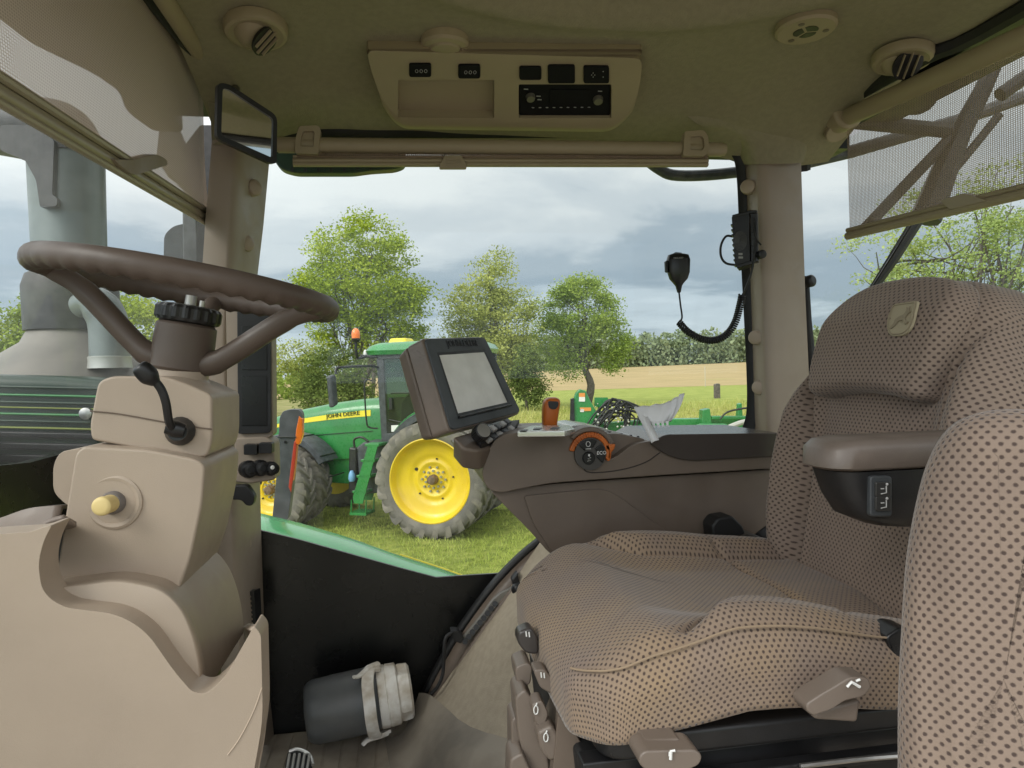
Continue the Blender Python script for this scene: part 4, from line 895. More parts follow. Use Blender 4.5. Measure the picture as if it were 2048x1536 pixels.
# front: pulled down
XB = -.435
fb = PX(414, 131, -.405); _d = PX(345, 25, -.405) - fb; fa = fb + _d * ((.25 - fb.y) / _d.y)
bl = blind('roller_blind', 'front windscreen blind pulled half down, perforated brown mesh', fa, fb, .017, 0, 0, 0)
mb = MB(); cyl(mb, fb - V((0, .01, 0)), fb + V((0, .03, 0)), .021, 18); mb.build('roller_end', M['trim'], bl)
tl, tr = Wp(XB - .012, .3, .685), PX(405, 140, XB - .012); blp, brp = PX(0, 168, XB - .004), PX(419, 432, XB - .004)
e1 = brp + (blp - brp) * ((brp.y - .3) / (brp.y - blp.y))
rows = []; uvs = []
tr.y = brp.y + .004
for i in range(13):
    t = i / 12; row = []
    for k_ in range(21):
        s = k_ / 20; p = tl.lerp(tr, s).lerp(e1.lerp(brp, s), t); p.x += .006 * math.sin(s * 9 + t * 2) * math.sin(math.pi * t); row.append(p); uvs.append((s * 1.3, t * .4))
    rows.append(row)
mb = MB(); loft(mb, rows, uvs=uvs); mb.build('blind_fabric', M['blind_f'], bl, sharp=0)
mb = MB(); dv = (brp - e1).normalized()
tube(mb, [e1 + V((0, 0, -.012)), brp + V((0, 0, -.012))], .011, 12); tube(mb, [e1 + V((.006, 0, .004)), brp + V((.006, 0, .004))], .007, 10); tube(mb, [e1 + V((.004, 0, -.024)), brp + V((.004, 0, -.024))], .006, 10); mb.build('bottom_bar', M['alu'], bl)
mb = MB(); prism(mb, [PX(x, y, XB + .012) for x, y in rnd([(228, 318), (262, 320), (312, 308), (333, 318), (336, 330), (275, 350), (262, 347), (240, 330)], 5, 3)], V((-.022, 0, 0))); mb.build('pull_tab', M['beige_d'], bl, bevel=.004)
# rear: pulled half down
XR = 1.16
bl = blind('roller_blind', 'rear window blind pulled half down, see-through mesh on its thick tube', PX(1700, 232, XR), PX(1700, 232, XR) + (PX(2048, 75, XR) - PX(1700, 232, XR)) * 2.2, .023, 0, 0, 0)
mb = MB(); lathe(mb, PX(1672, 240, XR), V((0, -1, .0)), [(0, .03), (.01, .04), (.05, .042), (.056, .034)], 22); lathe(mb, PX(1668, 252, XR), V((0, -.6, -.8)), [(0, .03), (.03, .032)], 16); mb.build('bracket', M['trim'], bl, bevel=.004)
tl, blp, brp = PX(1699, 258, XR), PX(1697, 470, XR), PX(2048, 386, XR); tl.y = blp.y
ed = (brp - blp); ed = ed / abs(ed.y)
br2 = blp + ed * (blp.y - .3); tr = Wp(XR, .3, .60)
rows = []; uvs = []
for i in range(9):
    t = i / 8
    rows.append([tl.lerp(tr, k_ / 12).lerp(blp.lerp(br2, k_ / 12), t) + V((.004 * math.sin(k_ * .9 + t), 0, 0)) for k_ in range(13)]); uvs += [(k_ / 12 * 1.2, t * .35) for k_ in range(13)]
mb = MB(); loft(mb, rows, uvs=uvs); mb.build('blind_fabric', M['blind'], bl, sharp=0)
mb = MB(); tube(mb, [blp + V((0, .004, -.002)), br2], .010, 10); tube(mb, [blp + V((.0, .004, .013)), br2 + V((0, 0, .013))], .006, 10); mb.build('bottom_bar', M['trim'], bl)
mb = MB(); prism(mb, [PX(x, y, XR - .012) for x, y in rnd([(1880, 402), (1925, 386), (1965, 398), (1972, 402), (1905, 418), (1895, 416)], 4, 3)], V((.02, 0, 0))); mb.build('pull_tab', M['trim'], bl, bevel=.003)

# overhead console ---------------------------------------------------------
ocA, ocB = PZ(1000, 105, .695), PZ(1000, 240, .618)
ocx = V((1, 0, 0)); ocn = ocx.cross(ocA - ocB).normalized()
if ocn.z > 0: ocn = -ocn
def OC(x, y, lift=0): return PP(x, y, ocA, ocn) + ocn * lift
oc = thing('overhead_console', 'beige overhead console with radio slot and rocker switches under the headliner', 'console', OC(1000, 170))
face = rnd([(733, 97), (1284, 113), (1280, 165), (1268, 205), (1226, 244), (800, 238), (770, 205), (745, 150)], [16, 16, 40, 30, 24, 30, 40, 40], 6)
holes = [rect(796, 156, 988, 233, 3, 2), rect(1037, 165, 1222, 233, 3, 2)]
mb = MB(); plate(mb, [OC(x, y, .006) for x, y in face], [[OC(x, y, .006) for x, y in h] for h in holes], -ocn * .03)
mb.build('console_face', M['trim'], oc, bevel=.004)
mb = MB(); rows = []
for t, lift in ((0, .004), (.25, .004), (.6, -.004), (1, -.05)):
    rows.append([OC(x + (x - 1010) * (-.012 * t), y + (38 * t if y > 190 else (38 * t * max(0, (y - 150)) / 40 if y > 150 else 0)), lift) for x, y in face])
loft(mb, rows, closed=True); mb.build('console_lip', M['trim'], oc, sharp=60)
mb = MB(); prism(mb, [OC(x, y, -.020) for x, y in rect(790, 150, 994, 240)], -ocn * .01); mb.build('storage_recess', M['trim'], oc)
mb = MB(); loft(mb, [[OC(x, y, .005) for x, y in rect(734, 95, 1284, 106, 5)], [OC(x, y + 1, -.06) for x, y in rect(734, 94, 1284, 105, 5)]], closed=True); mb.build('console_rim', M['trim'], oc)
radm = MB(); prism(radm, [OC(x, y, -.002) for x, y in rect(1039, 167, 1220, 232, 3)], -ocn * .04)
rad_o = radm.build('car_radio', M['matt'], None, bevel=.002); tag(rad_o, 'black car radio with two round knobs in the overhead console', 'radio')
for px, r_, m_ in ((1061, .0105, 'metal'), (1196, .0115, 'grey_d')):
    mb = MB(); lathe(mb, OC(px, 194 + (px > 1100) * 5, -.004), ocn, [(0, r_ * 1.1), (.008, r_), (.012, r_ * .9), (.0125, r_ * .4)], 22); mb.build('knob', mat('radio_knob', (.16, .15, .12), .4, metal=.3), rad_o)
mb = MB()
for i in range(9): box(mb, OC(1066 + 14 * i, 215 - .1 * i, .0005), (.006, .0015, .0012), (ocx, ocx.cross(ocn), ocn))
for x, y in ((1077, 192), (1079, 199), (1052, 178), (1200, 182)): box(mb, OC(x, y, .0005), (.010, .002, .0012), (ocx, ocx.cross(ocn), ocn))
mb.build('button_print', M['greyprint'], rad_o)
mb = MB(); prism(mb, [OC(x, y, .0002) for x, y in rect(1100, 180, 1180, 206, 2)], -ocn * .003); mb.build('display', M['matt'], rad_o)
for k_, (x0, y0, x1, y1) in enumerate(((818, 121, 862, 147), (916, 123, 960, 150), (1038, 127, 1082, 153), (1095, 124, 1149, 160), (1166, 126, 1217, 160))):
    mb = MB(); prism(mb, [OC(x, y, .0115) for x, y in rect(x0, y0, x1, y1, 5)], -ocn * .012); s_ = mb.build('rocker_switch', M['matt'], oc, bevel=.0015)
    ax_ = (ocx, ocn.cross(ocx), ocn)
    if k_ < 2:
        mb = MB()
        for q in (-7, 2, 11): tube(mb, torus_pts(OC((x0 + x1) / 2 + q, (y0 + y1) / 2, .012), ax_[0], ax_[1], .003, .0045, 10), .0007, 4, closed=True)
        mb.build('switch_symbol', M['greyprint'], s_)
    if k_ == 4:
        mb = MB()
        for (dx, dy) in ((-6, 0), (0, 0), (-3, -4), (-3, 4), (17, -7), (17, 4)): box(mb, OC(x0 + 22 + dx, y0 + 16 + dy, .012), (.002, .002, .001), ax_)
        mb.build('switch_symbol', M['greyprint'], s_)
mb = MB(); c_ = PZ(890, 87, .708); n_ = V((0, .05, -1)).normalized(); lathe(mb, c_, n_, [(-.02, .052), (.003, .052), (.009, .047), (.012, .036), (.010, .034), (.015, .030), (.019, .018), (.020, .003)], 36)
tag(mb.build('speaker_cap', M['trim'], sharp=25), 'plain beige round cap above the overhead console', 'cap')

# air vents in the headliner -----------------------------------------------
def vent(label, px, py, z, n, tilt, r):
    c = PZ(px, py, z); t = thing('air_vent', label, 'air vent', c, 'round air vents in the headliner'); n = V(n).normalized()
    mb = MB(); lathe(mb, c, n, [(-.012, r), (.002, r), (.008, r * .95), (.010, r * .84), (.008, r * .72)], 36); mb.build('vent_ring', M['trim'], t, sharp=30)
    ex, ey, ez = frame_from(V(tilt)); cc = c + n * .004
    mb = MB(); sphere(mb, cc - n * .016, r * .76, 24, 14, (ex, ey, ez), (1, 1, .75)); b_ = mb.build('vent_ball', M['trim'], t)
    return t, cc, ex, ey, ez
def fins(t, cc, ex, ey, ez, r, hole=(.48, .40)):
    ex, ey = ey, -ex
    mb = MB(); lathe(mb, cc + ez * (r * .33), ez, [(0, r * .5), (.006, r * .52)], 24); mb.build('vent_opening', M['black'], t)
    for k_ in (-1, 0, 1):
        mb = MB(); box(mb, cc + ez * (r * .33 + .0085) + ey * (r * .26 * k_), (r * (.92 - .2 * abs(k_)), .0022, .006), (ex, ey, ez)); mb.build('fin', M['trim'], t)
v1 = vent('vent in the headliner turned sideways with two curved fins, by the front blind', 512, 62, .70, (.05, -.1, -1), (.75, -.15, -.75), .062); fins(*v1, .062)
v3 = vent('vent with two upright fins hanging open, next to the rear blind', 1805, 118, .69, (-.1, -.05, -1), (-.1, -.75, -.7), .064); fins(*v3, .064)
c = PZ(1612, 56, .712); t = thing('air_vent', 'flat round vent plate with three small holes round a Y-shaped slot', 'air vent', c, 'round air vents in the headliner')
mb = MB(); lathe(mb, c, V((0, 0, -1)), [(-.01, .062), (.003, .062), (.008, .057), (.0085, .01)], 36); mb.build('vent_ring', M['trim'], t, sharp=30)
for k_ in range(3):
    a = rad(90 + 120 * k_ + 15); d_ = V((math.cos(a), math.sin(a), 0)); mb = MB(); lathe(mb, c + d_ * .040 + V((0, 0, -.0088)), V((0, 0, -1)), [(0, .0065), (.0006, .0065)], 14); mb.build('screw_hole', M['brown'], t)
    a1 = a + rad(60); mb = MB(); prism(mb, [c + V((math.cos(a1 + q), math.sin(a1 + q), 0)) * rr_ + V((0, 0, -.0092)) for q, rr_ in ((0, .003), (-.9, .022), (-.6, .025), (-.3, .026), (0, .0265), (.3, .026), (.6, .025), (.9, .022))], V((0, 0, .003))); mb.build('vent_slot', M['black'], t)

# interior mirror -----------------------------------------------------------
mo = [PD(436, 168, 1.36), PD(553, 240, 1.45), PD(438, 282, 1.373)]; mx_ = (mo[1] - mo[0]).normalized(); mn = mx_.cross(mo[2] - mo[0]).normalized()
if mn.dot(C - mo[0]) < 0: mn = -mn
def MI(x, y, l=0): return PP(x, y, mo[0], mn) + mn * l
mi = thing('rear_view_mirror', 'black-framed interior mirror hanging from the front corner of the headliner', 'mirror', mo[0])
out_ = rnd([(434, 166), (455, 168), (553, 232), (552, 327), (541, 328), (432, 278)], [12, 14, 14, 10, 8, 14], 5)
c2 = (492, 245)
inn = rnd([(444, 177), (457, 180), (545, 238), (543, 316), (441, 271)], [8, 8, 8, 5, 8], 4)
mb = MB(); plate(mb, [MI(x, y, .004) for x, y in out_], [[MI(x, y, .004) for x, y in inn]], -mn * .014); mb.build('mirror_frame', M['black'], mi, bevel=.002)
mb = MB(); prism(mb, [MI(x, y, -.004) for x, y in out_], -mn * .016, .9); mb.build('mirror_shell', M['black'], mi, bevel=.004)
mb = MB(); prism(mb, [MI(x, y, 0) for x, y in inn], -mn * .002); mb.build('mirror_face', M['mirror'], mi, sharp=20)
mb = MB(); prism(mb, [PZ(x, y, .682) for x, y in [(446, 160), (470, 160), (497, 178), (498, 188), (480, 187), (450, 172)]], V((0, 0, .025))); tube(mb, [PZ(474, 172, .685), MI(470, 190, -.012)], .010, 10); mb.build('mirror_mount', M['black'], mi, bevel=.003)
# ================================================================== steering column
YS = 1.06
SN = V((math.sin(rad(10)), 0, math.cos(rad(10)))); SX = V((math.cos(rad(10)), 0, -math.sin(rad(10)))); SY = V((0, 1, 0))
SCN = PY(386, 574, YS)
sw = thing('steering_wheel', 'brown three-spoke steering wheel with scalloped grip above its hub', 'steering wheel', SCN)
mb = MB(); rows = []; NR = 160
for i in range(NR):
    a = 2 * math.pi * i / NR; d_ = SX * math.cos(a) + SY * math.sin(a); row = []
    for k_ in range(16):
        b_ = 2 * math.pi * k_ / 16; under = max(0, -math.sin(b_)); r_ = .0150 * (1 + .13 * under * math.sin(a * 46))
        row.append(SCN + d_ * (.194 + r_ * 1.05 * math.cos(b_)) + SN * (r_ * 1.1 * math.sin(b_)))
    rows.append(row)
rows.append(rows[0]); loft(mb, rows, closed=True); mb.build('rim', M['wheel'], sw, sharp=0)
HB = SCN - SN * .098
for a in (180, -12, 96):
    a = rad(a); d_ = SX * math.cos(a) + SY * math.sin(a); mb = MB(); tube(mb, smooth([HB + d_ * .025 - SN * .014, HB + d_ * .06, SCN + d_ * .142 - SN * .030, SCN + d_ * .191 - SN * .006], 5), [.0185] * 5 + [.0165] * 6 + [.0145] * 5, 14, flat=.95); mb.build('spoke', M['wheel'], sw)
mb = MB(); lathe(mb, HB - SN * .026, SN, [(0, .036), (.004, .040), (.04, .042), (.066, .041), (.070, .037)], 36); mb.build('hub', M['wheel'], sw)
mb = MB(); rows = []
for (h, r_) in ((.044, .036), (.046, .042), (.050, .045), (.064, .045), (.068, .042), (.070, .034)):
    rows.append([HB + SN * h + (SX * math.cos(2 * math.pi * i / 72) + SY * math.sin(2 * math.pi * i / 72)) * r_ * (1 - (.05 if (i // 2) % 2 and .046 < h < .07 else 0)) for i in range(72)])
loft(mb, rows, closed=True); mb.f.append(tuple(range(72 * 5, 72 * 6))); mb.mi.append(0); mb.build('lock_ring', M['black'], sw, sharp=25)
mb = MB(); cyl(mb, HB + SN * .055, HB + SN * .085, .008, 12); cyl(mb, HB + SN * .055 + SX * .016, HB + SN * .08 + SX * .016, .004, 8); mb.build('hub_pin', M['metal'], sw)
stc = thing('steering_column', 'beige steering column with tilt cover, black stalk and yellow knob', 'steering column', PY(300, 1100, YS))
mb = MB(); lathe(mb, PY(357, 800, YS), SN, [(0, .041), (.03, .0395), (.034, .036), (.06, .036)], 32); mb.build('collar', M['beige'], stc)
def body(name, px, y0, y1, m, bev, taper=None, par=stc, seg=5):
    mb = MB(); prism(mb, [PY(x, y, y0) for x, y in px], V((0, y1 - y0, 0)), taper); return mb.build(name, m, par, bevel=bev, seg=seg)
body('tilt_cover', rnd([(196, 762), (225, 752), (330, 752), (375, 768), (424, 790), (424, 880), (414, 914), (390, 916), (300, 902), (182, 880), (179, 850), (188, 800)], [14, 12, 20, 20, 12, 30, 16, 20, 20, 10, 10, 20], 4), .955, 1.11, M['beige'], .014)
mb = MB(); tube(mb, smooth([PY(x, y, .9535) for x, y in [(180, 822), (240, 828), (340, 846), (405, 856), (424, 858)]], 3), .0009, 5); mb.build('cover_seam', mat('seam_shadow', (.16, .12, .09), .8), stc)
# black stalk
mb = MB(); p0 = PY(362, 862, .955); lathe(mb, p0, V((.1, -1, .05)), [(0, .017), (.006, .019), (.012, .017), (.02, .013), (.024, .012)], 18); lathe(mb, PY(352, 858, .93), V((-.9, -.2, .3)), [(-.01, .009), (.0, .011), (.012, .009)], 12); st_ = mb.build('stalk_base', M['black'], stc)
mb = MB(); tube(mb, smooth([PY(x, y, yy) for x, y, yy in [(346, 858, .925), (338, 842, .915), (332, 805, .905), (322, 778, .90), (306, 758, .895), (296, 748, .893)]], 5), .0052, 10); tube(mb, smooth([PY(x, y, yy) for x, y, yy in [(312, 766, .897), (300, 754, .894), (286, 740, .89), (276, 730, .888)]], 4), [.006, .0075, .009, .0105, .0115, .012, .012, .0118, .0115, .011, .0105, .0095, .006], 12); mb.build('stalk', M['black'], st_)
cb = body('column_body', rnd([(150, 908), (165, 893), (300, 900), (390, 918), (410, 930), (404, 1010), (380, 1120), (352, 1196), (325, 1216), (250, 1200), (108, 1195), (118, 1110), (135, 1000)], [14, 10, 20, 20, 12, 20, 20, 16, 20, 20, 10, 20, 20], 4), .925, 1.11, M['beige'], .03)
body('side_bulge', rnd([(106, 930), (120, 903), (160, 897), (160, 1012), (135, 1012), (106, 985)], [14, 14, 2, 2, 10, 16], 4), .98, 1.15, M['beige'], .02)
mb = MB(); c_ = PY(230, 1004, .928); nn_ = V((-.06, -1, .03)).normalized(); lathe(mb, c_, nn_, [(-.004, .036), (.0035, .034), (.005, .031), (.004, .027), (-.0005, .0255), (-.0008, .01)], 40); mb.build('knob_ring', M['beige'], stc)
mb = MB(); lathe(mb, c_, nn_, [(0, .0145), (.008, .0145), (.012, .0125)], 24); kb = mb.build('knob_base', mat('knob_grey', (.18, .16, .15), .5), stc)
mb = MB(); rows = []
lathe(mb, c_ + nn_ * .011, nn_, [(0, .0110), (.012, .0110), (.020, .0118), (.024, .0112), (.026, .0092), (.0265, .007), (.027, .001)], 24); mb.build('yellow_knob', M['yellowknob'], kb)
# boot: rounded bulge below the body
bt0 = [(96, 1180), (108, 1168), (240, 1152), (330, 1172), (372, 1212), (396, 1268), (410, 1330), (414, 1388), (370, 1352), (290, 1270), (232, 1236), (110, 1222)]
mb = MB(); n0 = [V((x, y, 0)) for x, y in rnd(bt0, [8, 8, 40, 40, 30, 30, 20, 8, 20, 30, 30, 10], 5)]; rows = []
for t in range(9):
    a = t / 8 * math.pi / 2; k = 1 - .10 * (1 - math.sin(a)); rows.append([PY(250 + (p.x - 250) * k, 1260 + (p.y - 1260) * k, .848 + .05 * (1 - math.cos(a))) for p in n0])
rows.append([p + V((0, .20, 0)) for p in rows[-1]])
loft(mb, rows, closed=True); m_ = len(n0); mb.f.append(tuple(range(m_))); mb.mi.append(0); mb.build('column_boot', M['beige'], stc, sharp=60)
# base shroud
shp = rnd([(-60, 1072), (62, 1064), (88, 1054), (104, 1050), (88, 1080), (76, 1125), (84, 1185), (125, 1215), (235, 1228), (292, 1262), (350, 1345), (385, 1385), (412, 1388), (450, 1355), (508, 1252), (522, 1268), (526, 1440), (505, 1560), (480, 1640), (-60, 1640)], [2, 14, 10, 6, 20, 40, 36, 30, 40, 40, 30, 16, 12, 30, 6, 10, 40, 40, 10, 5], 6)
shroud = thing('column_shroud', 'large beige shroud with a sweeping cut-out round the foot of the steering column', 'shroud', PY(250, 1400, .83))
body('shroud_panel', shp, .815, .858, M['beige'], .0185, par=shroud)
mb = MB(); loft(mb, [smooth([PY(x, y, .858) for x, y in [(508, 1254), (524, 1272), (526, 1350), (524, 1450), (505, 1560), (470, 1700)]], 4), smooth([PY(x - 8, y, 1.22) for x, y in [(500, 1250), (502, 1272), (502, 1350), (500, 1450), (488, 1560), (470, 1700)]], 4)]); mb.build('shroud_side', M['beige'], shroud, solid=.01)
mb = MB(); tube(mb, smooth([PY(x, y, .8145) for x, y in [(524, 1375), (508, 1420), (480, 1475), (455, 1510)]], 4), .0009, 5); mb.build('shroud_seam', mat('seam_light', (.5, .4, .31), .6), shroud)
body('shroud_dark_fill', [(10, 1080), (60, 1068), (150, 1060), (300, 1150), (330, 1270), (340, 1420), (300, 1420), (200, 1300), (10, 1230)], 1.0, 1.12, M['black'], 0, par=shroud)  # black filler standing in for the shade inside the hollow shroud
mb = MB(); pl_ = [PY(x, y, .87) for x, y in [(-60, 1064), (62, 1058), (98, 1042), (128, 1034)]]; pl2 = [PY(x, y, 1.02) for x, y in [(-60, 1055), (0, 1040), (60, 1020), (125, 1014)]]
loft(mb, [smooth(pl_, 4), smooth([p + V((0, .03, -.015)) for p in pl_], 4), smooth([p + V((0, -.02, -.03)) for p in pl2], 4), smooth(pl2, 4), smooth([p + V((0, .03, -.004)) for p in pl2], 4)]); mb.build('shroud_tray', M['brown_l'], shroud, solid=.006)
# pedal
pd_ = thing('foot_pedal', 'ribbed metal-edged foot pedal at the bottom edge beside the shroud', 'pedal', PD(592, 1540, 1.35))
mb = MB(); prism(mb, [PD(x, y, dd) for x, y, dd in [(562, 1575, 1.28), (574, 1506, 1.36), (582, 1500, 1.37), (604, 1502, 1.37), (622, 1516, 1.36), (628, 1580, 1.28)]], V((0, .012, -.012))); p_ = mb.build('pedal_plate', M['rubber'], pd_, bevel=.003)
for i in range(5):
    mb = MB(); x = 574 + 10 * i; tube(mb, [PD(x - 6, 1575, 1.275), PD(x + 5, 1508, 1.355)], .0028, 6); mb.build('pedal_rib', mat('worn_rib', (.3, .29, .27), .5), p_)
mb = MB(); tube(mb, smooth([PD(578, 1503, 1.36), PD(596, 1499, 1.365), (PD(618, 1509, 1.36)), PD(626, 1530, 1.33)], 4), .0035, 7); mb.build('pedal_edge', M['metal'], p_)

# ================================================================== items on the front pillar
cd = thing('corner_display', 'tall narrow black display with two dark screens fixed to the front pillar', 'display', PY(508, 740, 1.52))
body('display_housing', rnd([(452, 612), (544, 606), (546, 870), (536, 876), (470, 880), (456, 870)], 6, 3), 1.535, 1.585, M['beige_d'], .006, par=cd)
fr_ = body('display_bezel', rnd([(474, 618), (541, 612), (542, 862), (536, 866), (476, 868)], 5, 3), 1.526, 1.54, M['black'], .003, par=cd)
for (y0, y1) in ((652, 740), (752, 852)): body('screen', rect(483, y0, 534, y1, 3), 1.5245, 1.53, M['frit'], .001, par=cd)
sk = thing('socket_panel', 'beige panel of black power sockets below the corner display', 'socket panel', PY(508, 920, 1.53))
body('panel', rnd([(468, 876), (530, 872), (548, 884), (550, 960), (500, 968), (468, 965)], 7, 3), 1.53, 1.6, M['beige_d'], .005, par=sk)
for x in (487, 517):
    mb = MB(); prism(mb, [PY(a, b, 1.505) for a, b in rect(x, 889 + (x > 500) * -3, x + 27, 910 + (x > 500) * -3, 3)], V((0, .03, 0))); so_ = mb.build('square_socket', M['black'], sk, bevel=.002)
for x, y, r_ in ((497, 938, .017), (520, 936, .016), (541, 937, .014)):
    mb = MB(); lathe(mb, PY(x, y, 1.528), V((.5, -.85, .05)), [(-.01, r_ * 1.1), (.006, r_ * 1.1), (.008, r_ * .85), (.022, r_ * .85), (.024, r_ * .5), (.02, r_ * .45)], 20); s_ = mb.build('round_socket', M['black'], sk)
mb = MB(); lathe(mb, PY(545, 935, 1.50), V((.5, -.85, .05)), [(0, .0045), (.001, .003)], 10); mb.build('contact', M['white'], sk)
mb = MB(); prism(mb, [PY(x, y, 1.50) for x, y in rnd([(462, 972), (494, 970), (510, 994), (505, 1012), (492, 1012), (482, 1000), (462, 1000)], 6, 3)], V((0, .025, 0))); tag(mb.build('pillar_lever', M['black'], bevel=.005), 'small black lever sticking out below the sockets on the front pillar', 'lever')
gv = thing('pillar_grille', 'narrow black slotted grille low on the front pillar', 'grille', PY(502, 1215, 1.67))
mb = MB(); prism(mb, [PY(x, y, 1.664) for x, y in [(494, 1184), (508, 1182), (512, 1255), (500, 1258)]], V((0.01, .02, 0))); mb.build('grille_slot', M['black'], gv)
for i in range(8):
    mb = MB(); tube(mb, [PY(494 + .8 * i, 1192 + 9 * i, 1.660), PY(508 + .6 * i, 1194 + 9 * i, 1.672)], .003, 6); mb.build('grille_bar', M['beige_d'], gv)

# ================================================================== monitor on its arm
mon = thing('touch_monitor', 'brown touch monitor with a smudged, sky-reflection grey screen tilted on the console arm', 'monitor', PD(940, 800, 1.5))
mTL, mTR, mBL = PD(843, 676, 1.40), PD(967, 673, 1.60), PD(898, 866, 1.36)
ux = (mTR - mTL); uy = (mBL - mTL); uy = uy - ux * (uy.dot(ux) / ux.dot(ux)) * .35
mnn = (mTR - mTL).cross(mBL - mTL).normalized()
if mnn.dot(C - mTL) < 0: mnn = -mnn
mBR = PP(1042, 827, mTL, (mTR - mTL).cross(mBL - mTL).normalized())
def MO(a, b, l=0): return mTL * ((1 - a) * (1 - b)) + mTR * (a * (1 - b)) + mBL * ((1 - a) * b) + mBR * (a * b) + mnn * l
mb = MB(); o_ = [MO(a, b) for a, b in rnd([(0, 0), (1, 0), (1.02, .97), (1, 1), (0, 1)], .05, 4)]
rim_b = [MO(a, b, .0) for a, b in rnd([(.0, .0), (1.0, .0), (1.0, 1.0), (.0, 1.0)], .06, 4)]
mb = MB(); prism(mb, rim_b, -mnn * .045); shell = mb.build('shell', M['brown_l'], mon, bevel=.008)
mb = MB(); prism(mb, [p - mnn * .046 for p in rim_b], -mnn * .035, .93); mb.build('back_shell', M['brown'], mon, bevel=.01)
bz = [MO(a, b, .005) for a, b in rnd([(.02, .02), (.98, .02), (.98, .98), (.02, .98)], .05, 4)]; hol = [MO(a, b, .005) for a, b in rect(.125, .175, .875, .86)]
mb = MB(); plate(mb, bz, [hol], -mnn * .012); mb.build('bezel', M['grey_d'], mon, bevel=.003)
mb = MB(); plate(mb, [MO(a, b, .0045) for a, b in rect(.105, .155, .895, .88)], [[MO(a, b, .0045) for a, b in rect(.15, .20, .86, .835)]], -mnn * .006); mb.build('screen_gasket', M['black'], mon)
mb = MB(); prism(mb, [MO(a, b, .003) for a, b in rect(.11, .16, .89, .87)], -mnn * .004); mb.build('screen', M['screen'], mon)
mb = MB(); prism(mb, [MO(a, b, .011) for a, b in rect(.13, .865, .87, .89)], -mnn * .012); mb.build('screen_ledge', M['black'], mon, bevel=.002)
text3d('lettering', 'JOHN DEERE', MO(.56, .085, .0055), (mTR - mTL), -(mBL - mTL), .021, M['black'], mon, ext=.001)
kp = thing('keypad', 'brown rotary-knob keypad with grey buttons under the tilted monitor', 'keypad', PD(985, 875, 1.45))
mb = MB(); prism(mb, [PD(x, y, dd) for x, y, dd in [(905, 872, 1.37), (926, 898, 1.35), (960, 900, 1.36), (1018, 884, 1.50), (1060, 860, 1.60), (1030, 838, 1.62), (1000, 845, 1.56)]], V((.0, .03, -.045))); mb.build('keypad_body', M['brown'], kp, bevel=.008)
mb = MB(); prism(mb, [PD(x, y, dd) for x, y, dd in [(945, 866, 1.38), (962, 888, 1.37), (1026, 866, 1.50), (1040, 838, 1.56), (1008, 842, 1.53)]], V((0, .012, -.012))); mb.build('keypad_panel', M['black'], kp, bevel=.003)
for r_ in range(2):
    for c_ in range(5):
        t = (c_ + .35) / 5; a = V((972, 866 + r_ * 17, 1.39)).lerp(V((1020 + r_ * 8, 842 + r_ * 13, 1.52)), t); p = PD(a.x, a.y, a.z); e_ = (PD(1020, 842, 1.52) - PD(972, 866, 1.39)).normalized(); f_ = V((.25, -.5, .6)).normalized(); g_ = e_.cross(f_).normalized(); f_ = g_.cross(e_)
        mb = MB(); box(mb, p + f_ * .002, (.021, .014, .008), (e_, g_, f_)); mb.build('key', mat('key_grey', (.26, .25, .235), .4) if (r_ + c_) % 2 else M['grey_d'], kp, bevel=.0025)
kn = V((.35, -.85, .45)).normalized(); kc = PD(962, 866, 1.375); mb = MB(); rows = []
for h, r_ in ((-.012, .017), (.004, .018), (.012, .0175), (.014, .0155), (.0135, .0145)):
    fx, fy, fz = frame_from(kn); rows.append([kc + fz * h + (fx * math.cos(2 * math.pi * i / 48) + fy * math.sin(2 * math.pi * i / 48)) * r_ * (1 - .06 * (i % 2)) for i in range(48)])
loft(mb, rows, closed=True); kk_ = mb.build('rotary_knob', M['black'], kp); mb = MB(); lathe(mb, kc, kn, [(.0, .0145), (.0138, .0145), (.0145, .008)], 24); mb.build('knob_cap', mat('knob_cap_grey', (.25, .24, .22), .35, metal=.4), kk_)
mb = MB(); prism(mb, [PY(x, y, 1.52) for x, y in rnd([(905, 885), (935, 880), (975, 915), (1010, 935), (1000, 962), (965, 945), (920, 912)], 6, 3)], V((0, .07, 0))); mb.build('monitor_arm', M['brown'], mon, bevel=.008)

# ================================================================== armrest console
con = thing('armrest_console', 'long brown armrest console with rounded nose right of the seat', 'console', PY(1250, 960, 1.5))
up = rnd([(968, 965), (964, 945), (974, 905), (992, 876), (1022, 866), (1128, 862), (1140, 868), (1162, 905), (1180, 922), (1228, 918), (1262, 890), (1300, 882), (1560, 884), (1560, 936), (1330, 950), (1100, 966), (1000, 986), (978, 980)], [8, 20, 20, 14, 14, 6, 10, 14, 14, 20, 16, 12, 2, 2, 30, 30, 16, 10], 4)
body('upper_body', up, 1.40, 1.66, M['brown'], .016, par=con)
body('pocket_panel', rnd([(1120, 858), (1150, 866), (1240, 868), (1290, 878), (1290, 896), (1265, 925), (1175, 930), (1150, 910)], 6, 3), 1.425, 1.65, M['brown'], .004, par=con)
body('lower_body', rnd([(982, 984), (1100, 968), (1330, 952), (1560, 938), (1560, 1120), (1110, 1120), (1060, 1062)], [6, 20, 20, 2, 2, 30, 20], 4), 1.422, 1.62, M['brown'], .01, par=con)
body('side_cover', rnd([(1048, 992), (1190, 978), (1215, 980), (1240, 994), (1370, 1090), (1370, 1120), (1115, 1120), (1065, 1045)], [6, 20, 14, 14, 8, 2, 20, 20], 4), 1.416, 1.44, M['brown'], .004, par=con)
